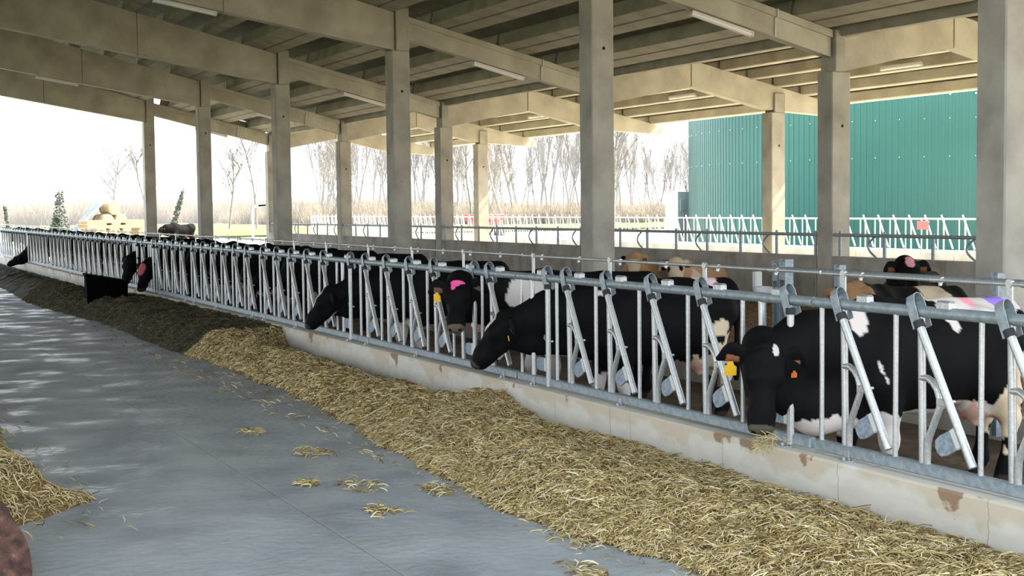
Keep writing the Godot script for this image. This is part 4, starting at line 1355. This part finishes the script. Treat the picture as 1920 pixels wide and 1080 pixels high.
# ------------------------------------------------------------------ yard and field
func build_yard() -> void:
	# rust-brown bucket on the floor at the near end of the heap
	var t := thing("feed_bucket", "rusty brown steel loader bucket standing on the floor by the hay heap", "bucket", Vector3(0.0, 0, -8.05))
	var prof := PackedVector2Array()
	for p in [[-0.9, 0.0], [0.92, 0.0], [0.93, 0.1], [0.92, 0.2], [0.9, 0.27], [0.86, 0.35], [0.8, 0.42], [0.7, 0.52], [0.55, 0.62], [0.35, 0.68], [-0.9, 0.68]]:
		prof.append(Vector2(p[0], p[1]))
	for z in [0.28, -0.28]:
		var mb := MB.new()
		mb.extrude(prof, 0.025, Transform3D(Basis.IDENTITY, Vector3(0, 0, z)))
		part("side_plate", mb.mesh(M.rust), t)
	var mb2 := MB.new()
	for i in range(1, prof.size() - 1):
		var a := prof[i]
		var b := prof[i + 1]
		var d := (b - a).normalized()
		mb2.box(Vector3((a.x + b.x) / 2 - d.y * 0.012, (a.y + b.y) / 2 + d.x * 0.012, 0), Vector3(a.distance_to(b) + 0.01, 0.02, 0.56), 0.004, Basis(Vector3(d.x, d.y, 0), Vector3(-d.y, d.x, 0), Vector3.BACK))
	part("shell", mb2.mesh(M.rust), t)
	# black tub lying in the silage
	t = thing("feed_tub", "black square plastic bin standing in the silage in front of the barrier", "bin", Vector3(4.98, 0.1, -28.4), -0.1)
	mb2 = MB.new()
	var q := PackedVector2Array()
	for p in [[-0.38, 0.0], [0.38, 0.0], [0.4, 0.5], [-0.4, 0.66]]:
		q.append(Vector2(p[0], p[1]))
	mb2.extrude(q, 0.7)
	part("body", mb2.mesh(M.black), t)
	mb2 = MB.new()
	mb2.box(Vector3(0, 0.585, 0), Vector3(0.86, 0.05, 0.76), 0.015, Basis(Vector3.BACK, -0.197))
	part("rim", mb2.mesh(M.black), t)
	# round green tank
	t = thing("storage_tank", "large round green clad storage tank beyond the yard", "tank", Vector3(52.6, -0.05, -53.5))
	var n := 640
	var R := 14.0
	mb2 = MB.new()
	for i in n:     # corrugated cladding: proud and recessed flats
		var a0 := TAU * i / n
		var a1 := TAU * (i + 1) / n
		var r := R if i % 2 == 0 else R - 0.014
		var r2 := R - 0.014 if i % 2 == 0 else R
		var d0 := Vector3(cos(a0), 0, sin(a0))
		var d1 := Vector3(cos(a1), 0, sin(a1))
		var nn := (d0 + d1).normalized()
		mb2.face([d0 * r, d1 * r, d1 * r + Vector3.UP * 11.0, d0 * r + Vector3.UP * 11.0], nn)
		mb2.face([d1 * r, d1 * r2, d1 * r2 + Vector3.UP * 11.0, d1 * r + Vector3.UP * 11.0], Vector3(-sin(a1), 0, cos(a1)) * (1.0 if r2 < r else -1.0))
	part("cladding", mb2.mesh(M.green), t)
	mb2 = MB.new()
	mb2.lathe([Vector2(R + 0.08, 10.9), Vector2(R + 0.1, 11.1), Vector2(R - 0.5, 11.4), Vector2(0, 13.0)], 64)
	part("lid", mb2.mesh(M.galv_dark), t)
	for row in [[4.0, 0.035], [5.6, 0.035], [6.6, 0.07]]:
		for i in 42:
			var a := PI * 0.5 + 0.0737 * i
			var d := Vector3(cos(a), 0, sin(a))
			mb2 = MB.new()
			mb2.box(d * (R + 0.02) + Vector3.UP * row[0], Vector3(row[1], row[1], 0.05), 0.01, Basis(Vector3(-d.z, 0, d.x), Vector3.UP, d))
			part("bolt", mb2.mesh(M.bolt), t)
	# white cabinet by the tank
	t = thing("control_cabinet", "white control cabinet standing left of the green tank", "cabinet", Vector3(41.5, -0.05, -63.2), 0.46)
	mb2 = MB.new()
	mb2.box(Vector3(0, 1.4, 0), Vector3(1.2, 2.8, 0.8), 0.03)
	part("body", mb2.mesh(M.white), t)
	mb2 = MB.new()
	mb2.box(Vector3(-0.1, 2.05, 0.41), Vector3(0.5, 0.6, 0.03), 0.01)
	part("upper_door", mb2.mesh(M.sleeve), t)
	mb2 = MB.new()
	mb2.box(Vector3(0.1, 1.45, 0.42), Vector3(0.25, 0.3, 0.05), 0.02)
	part("meter_box", mb2.mesh(M.galv_dark), t)
	# red trailer behind an outer column
	t = thing("farm_trailer", "low red farm trailer parked beyond the yard, half behind a column", "trailer", Vector3(34.4, -0.03, -72.8), 0.46)
	mb2 = MB.new()
	mb2.box(Vector3(0, 1.45, 0), Vector3(2.1, 0.34, 1.4), 0.03)
	part("bed", mb2.mesh(M.red), t)
	mb2 = MB.new()
	mb2.box(Vector3(0, 1.1, 0), Vector3(1.9, 0.3, 1.0), 0.03)
	part("chassis", mb2.mesh(M.pink), t)
	for s in [-0.6, 0.6]:
		mb2 = MB.new()
		mb2.lathe([Vector2(0.0, -0.12), Vector2(0.4, -0.12), Vector2(0.48, -0.06), Vector2(0.48, 0.06), Vector2(0.4, 0.12), Vector2(0.0, 0.12)], 20, Transform3D(Basis(Vector3.RIGHT, PI / 2), Vector3(s, 0.48, 0.6)))
		part("wheel", mb2.mesh(M.rubber), t)
		mb2 = MB.new()
		mb2.box(Vector3(s, 0.8, 0.5), Vector3(0.12, 0.64, 0.12), 0.02)
		part("strut", mb2.mesh(M.pink), t)
	# sign on the yard barrier
	t = thing("sign_plate", "faded pink sign plate fixed to the pale yard barrier", "sign", Vector3(30.85, 1.3, -33.0))
	mb2 = MB.new()
	mb2.box(Vector3.ZERO, Vector3(0.03, 0.26, 0.5), 0.006)
	part("plate", mb2.mesh(M.pink), t)
	mb2 = MB.new()
	for s in [-0.15, 0.15]:
		mb2.box(Vector3(0.06, 0.1, s), Vector3(0.12, 0.03, 0.03), 0.005)
	part("clip", mb2.mesh(M.galv), t)
	# bales under a tarpaulin
	var bx := 17.4
	var bz := 97.0
	var r0 := 0.5
	var bi := 0
	for rw in 3:
		for i in 3 - rw:
			var off := -1.05 + (i + rw * 0.5) * 1.05
			var p := Vector3(bx + off * cos(0.42), r0 - 0.03 + rw * 0.88, -bz - off * sin(0.42))
			var where: String = ["on the ground row", "in the middle row", "on top"][rw]
			var nth: String = ORD[i]
			var b := thing("hay_bale", "round hay bale %s of the stack in the far yard, %s along" % [where, nth], "hay bale", p, 0.42, "round bales in the far yard")
			mb2 = MB.new()
			mb2.lathe([Vector2(0, -0.6), Vector2(0.4, -0.61), Vector2(0.47, -0.57), Vector2(0.5, -0.3), Vector2(0.5, 0.3), Vector2(0.47, 0.57), Vector2(0.4, 0.61), Vector2(0, 0.6)], 28, Transform3D(Basis(Vector3.RIGHT, PI / 2), Vector3.ZERO))
			part("straw_roll", mb2.mesh(M.bale), b)
			mb2 = MB.new()
			mb2.lathe([Vector2(0.498, -0.25), Vector2(0.505, -0.22), Vector2(0.505, -0.2), Vector2(0.498, -0.17)], 28, Transform3D(Basis(Vector3.RIGHT, PI / 2), Vector3.ZERO))
			part("twine", mb2.mesh(M.sleeve), b)
			bi += 1
	t = thing("tarpaulin", "blue grey tarpaulin pulled over the left flank of the bale stack", "tarpaulin", Vector3(0, 0, 0))
	mb2 = MB.new()
	var nzt := FastNoiseLite.new()
	nzt.seed = 9; nzt.frequency = 0.6
	for layer in 2:
		var b := mb2.v.size()
		for j in 13:
			for i in 13:
				var u := i / 12.0
				var v := j / 12.0
				var y := 2.5 * u
				var x := 14.75 + 2.0 * u - 0.25 * sin(PI * u) + 0.12 * nzt.get_noise_2d(i * 1.3, j * 1.3) + layer * 0.03
				mb2.vert(Vector3(x, y + 0.05, -(95.9 + 2.4 * v)), Vector3(-0.75, 0.65, 0.1).normalized())
		for j in 12:
			for i in 12:
				var p := b + j * 13 + i
				mb2.tri(p, p + 13, p + 1)
				mb2.tri(p + 1, p + 13, p + 14)
	part("sheet", mb2.mesh(M.tarp), t)
	mb2 = MB.new()
	mb2.tube([Vector3(14.75, 0.1, -95.85), Vector3(15.6, 1.4, -95.85), Vector3(16.75, 2.6, -95.85)], [0.07], 6)
	part("weight_rope", mb2.mesh(M.white), t)
	# long pale crib with two openings in front of the bales
	t = thing("feed_crib", "long pale timber feed crib with two dark openings in front of the bales", "feed crib", Vector3(14.8, 0.0, -82.0), 0.46)
	mb2 = MB.new()
	mb2.box(Vector3(0, 1.42, 0), Vector3(4.0, 0.18, 0.9), 0.02)
	part("upper_board", mb2.mesh(M.timber), t)
	mb2 = MB.new()
	mb2.box(Vector3(0, 1.12, 0), Vector3(4.0, 0.2, 0.9), 0.02)
	part("lower_board", mb2.mesh(M.timber), t)
	for s in [[-1.98, 1.4], [0.0, 0.62], [1.35, 1.4]]:
		mb2 = MB.new()
		mb2.box(Vector3(s[0] + (0.62 if s[0] < -1.0 else 0.0), 1.275, 0), Vector3(s[1], 0.12, 0.88), 0.01)
		part("spacer", mb2.mesh(M.timber), t)
	for s in [-1.7, 1.7]:
		mb2 = MB.new()
		mb2.box(Vector3(s, 0.5, 0), Vector3(0.15, 1.06, 0.7), 0.01)
		part("leg", mb2.mesh(M.timber), t)
	# white tube arch
	t = thing("tube_arch", "white tubular steel arch with a dark cross bar standing in the grass", "arch", Vector3(25.3, -0.05, -88.0), 0.46)
	mb2 = MB.new()
	mb2.tube([Vector3(-0.55, 0, 0), Vector3(-0.55, 2.0, 0), Vector3(-0.45, 2.2, 0), Vector3(-0.2, 2.33, 0), Vector3(0.7, 2.35, 0)], [0.07], 8)
	part("hoop", mb2.mesh(M.white), t)
	mb2 = MB.new()
	mb2.tube([Vector3(-0.1, 2.33, 0.1), Vector3(0.7, 2.36, 0.1)], [0.06], 8)
	part("cross_bar", mb2.mesh(M.black), t)
	mb2 = MB.new()
	mb2.tube([Vector3(0.7, 0, 0), Vector3(0.7, 2.35, 0)], [0.05], 8)
	part("post", mb2.mesh(M.white), t)

# ------------------------------------------------------------------ trees
func grow(tr: MB, tw: MB, g: RandomNumberGenerator, p: Vector3, d: Vector3, ln: float, r: float, depth: int, upward: float) -> void:
	var pts := [p]
	var dd := d
	var q := p
	var segs := 4 if depth == 0 else 2
	for i in segs:
		dd = (dd + Vector3(g.randf_range(-0.16, 0.16), g.randf_range(-0.05, 0.1) + upward * 0.12, g.randf_range(-0.16, 0.16))).normalized()
		q += dd * ln / segs
		pts.append(q)
	var rs := []
	for i in pts.size(): rs.append(lerpf(r, r * 0.45, i / float(pts.size() - 1)))
	if depth <= 1: tr.tube(pts, rs, 6 if depth == 0 else 4, false)
	else: tw.tube(pts, rs, 3, false)
	if depth >= 4: return
	var kids: int = [12, 7, 6, 3][depth]
	for i in kids:
		var f := g.randf_range(0.3 if depth == 0 else 0.25, 1.0)
		var s := f * segs
		var a: Vector3 = pts[mini(int(s), segs - 1)]
		var b: Vector3 = pts[mini(int(s) + 1, segs)]
		var at := a.lerp(b, s - floorf(s)) if s < segs else b
		var out := Vector3(g.randf_range(-1, 1), 0, g.randf_range(-1, 1)).normalized()
		var nd := (dd * 0.55 + out * (1.0 - upward * 0.55) + Vector3.UP * upward).normalized()
		grow(tr, tw, g, at, nd, ln * g.randf_range(0.3, 0.5) * (1.2 - 0.5 * f), maxf(r * 0.42, 0.014), depth + 1, upward)

func tree(called: String, label: String, seed_: int, h: float, r: float, upward: float, group: String) -> Node3D:
	var g := RandomNumberGenerator.new()
	g.seed = seed_
	var tr := MB.new()
	var tw := MB.new()
	grow(tr, tw, g, Vector3.ZERO, Vector3.UP, h, r, 0, upward)
	var t := thing(called, label, "tree", Vector3.ZERO, 0, group)
	part("trunk", tr.mesh(M.bark), t)
	part("twigs", tw.mesh(M.twig), t)
	return t

func build_trees() -> void:
	var g := RandomNumberGenerator.new()
	g.seed = 12
	var pops := []
	for i in 4:
		pops.append(tree("poplar", "tall bare poplar in the pale grove beyond the yard", 300 + i * 7, 13.5, 0.17, 0.9, "bare poplars in the grove"))
	var fresh := [true, true, true, true]
	var n := 0
	for j in 8:
		var z := 168.0 + 13.0 * j
		var x := z * 0.305
		while x < z * 0.68:
			x += 5.2 + g.randf_range(-1.0, 1.0)
			var k := n % 4
			var o: Node3D = pops[k] if fresh[k] else copy(pops[k], "tall bare poplar in the pale grove beyond the yard", "bare poplars in the grove")
			fresh[k] = false
			o.position = Vector3(x, -0.1, -(z - 0.25 * x + 12.0 + g.randf_range(-2.5, 2.5)))
			o.rotation.y = g.randf() * TAU
			o.scale = Vector3.ONE * g.randf_range(0.75, 1.1) * (0.75 if x / z > 0.57 else 1.0)
			n += 1
	var one := tree("bare_tree", "broad bare tree standing in the field behind the hay bales", 401, 9.5, 0.22, 0.35, "")
	one.position = Vector3(33.3, -0.28, -184.0)
	var solo_trees := [["slender bare tree in the field between the fourth and fifth front columns", Vector3(39.2, 0, -148), 8.5], ["tall bare tree leaning beside the white tube arch", Vector3(41.7, 0, -146), 10.5], ["bare tree in front of the grove, right of the fourth middle column", Vector3(60.0, 0, -130), 10.0], ["tall bare tree in the gap under the outer bay roof", Vector3(70.0, 0, -118), 10.5], ["bare tree near the red trailer", Vector3(47.0, 0, -96), 7.5], ["thin bare tree between the big columns, left of the poplar grove", Vector3(48.5, 0, -140), 10.0], ["small bare tree right of the fifth front column", Vector3(31.0, 0, -150), 8.0], ["bare tree left of the white control cabinet", Vector3(70.0, 0, -105), 7.5]]
	for i in solo_trees.size():
		var s: Array = solo_trees[i]
		var o := tree("bare_tree", s[0], 410 + i * 3, s[2], 0.13, 0.45, "")
		o.position = s[1] + Vector3(0, -0.25, 0)
	# ivy-clad trunks
	var ivies := [["dark ivy covered tree stump with a forked top in the far field", Vector3(22.7, -0.28, -156), 4.9, 1.1, 0.0], ["dark leaning ivy covered trunk between two far columns", Vector3(31.2, -0.28, -140), 4.6, 0.45, 0.28], ["thin crooked dark sapling in the far field", Vector3(14.5, -0.28, -130), 3.0, 0.18, -0.1], ["low dark shrub beside the bale stack", Vector3(17.6, -0.28, -125), 2.2, 0.6, 0.2]]
	for i in ivies.size():
		var s: Array = ivies[i]
		var t := thing("ivy_tree", s[0], "tree", s[1])
		var mb := MB.new()
		mb.tube([Vector3.ZERO, Vector3(s[4] * s[2] * 0.5, s[2] * 0.5, 0), Vector3(s[4] * s[2], s[2], 0)], [0.2, 0.15, 0.06], 6)
		mb.tube([Vector3(s[4] * s[2] * 0.8, s[2] * 0.8, 0), Vector3(s[4] * s[2] - 0.5 * s[3], s[2] * 1.03, 0.1)], [0.08, 0.03], 5)
		mb.tube([Vector3(s[4] * s[2] * 0.8, s[2] * 0.8, 0), Vector3(s[4] * s[2] + 0.5 * s[3], s[2] * 1.04, -0.1)], [0.08, 0.03], 5)
		part("trunk", mb.mesh(M.bark), t)
		mb = MB.new()
		for j in 260:
			var v := pow(g.randf(), 1.3) * 0.92
			var rr: float = s[3] * (1.0 - v * 0.75) * sqrt(g.randf())
			var a := g.randf() * TAU
			var c := Vector3(s[4] * s[2] * v + cos(a) * rr, s[2] * v, sin(a) * rr)
			var sz := g.randf_range(0.07, 0.16)
			mb.ball(c, Vector3(sz, sz * 0.8, sz), 5, 3)
		part("ivy", mb.mesh(M.ivy), t)
	# undergrowth and the far tree line: too many to count
	var bush := MB.new()
	var gg := RandomNumberGenerator.new()
	gg.seed = 77
	for i in 70:
		var a := gg.randf() * TAU
		var d := Vector3(cos(a) * gg.randf() * 0.55, 1, sin(a) * gg.randf() * 0.55).normalized()
		var l := gg.randf_range(1.2, 3.0)
		var p := Vector3(gg.randf_range(-0.6, 0.6), 0, gg.randf_range(-0.6, 0.6))
		bush.tube([p, p + d * l * 0.5 + Vector3(gg.randf_range(-0.1, 0.1), 0, 0), p + d * l], [0.03, 0.022, 0.008], 3, false)
	thicket("undergrowth", "tan brushwood and reeds at the foot of the poplar grove", bush.mesh(M.brush), 900, 31, Vector3(52, 0, 150), Vector3(150, 0, 215), 1.0, 0.5)
	thicket("treeline", "low hazy bare treeline along the horizon of the far field", bush.mesh(M.woods), 1300, 32, Vector3(10, 0, 240), Vector3(120, 0, 300), 1.4, 0.0)

func thicket(called: String, label: String, m: Mesh, n: int, seed_: int, a: Vector3, b: Vector3, sc: float, slant: float) -> void:
	var g := RandomNumberGenerator.new()
	g.seed = seed_
	var mm := MultiMesh.new()
	mm.transform_format = MultiMesh.TRANSFORM_3D
	mm.mesh = m
	mm.instance_count = n
	for i in n:
		var x := g.randf_range(a.x, b.x)
		var z := g.randf_range(a.z, b.z) - slant * (x - a.x) * 0.6
		var s := sc * g.randf_range(0.7, 1.35)
		mm.set_instance_transform(i, Transform3D(Basis(Vector3.UP, g.randf() * TAU) * Basis.from_scale(Vector3(s * 1.1, s, s * 1.1)), Vector3(x, -0.3, -z)))
	var o := MultiMeshInstance3D.new()
	o.multimesh = mm
	o.name = numbered(called)
	add_child(o)
	tag(o, label, "trees", "", "stuff")
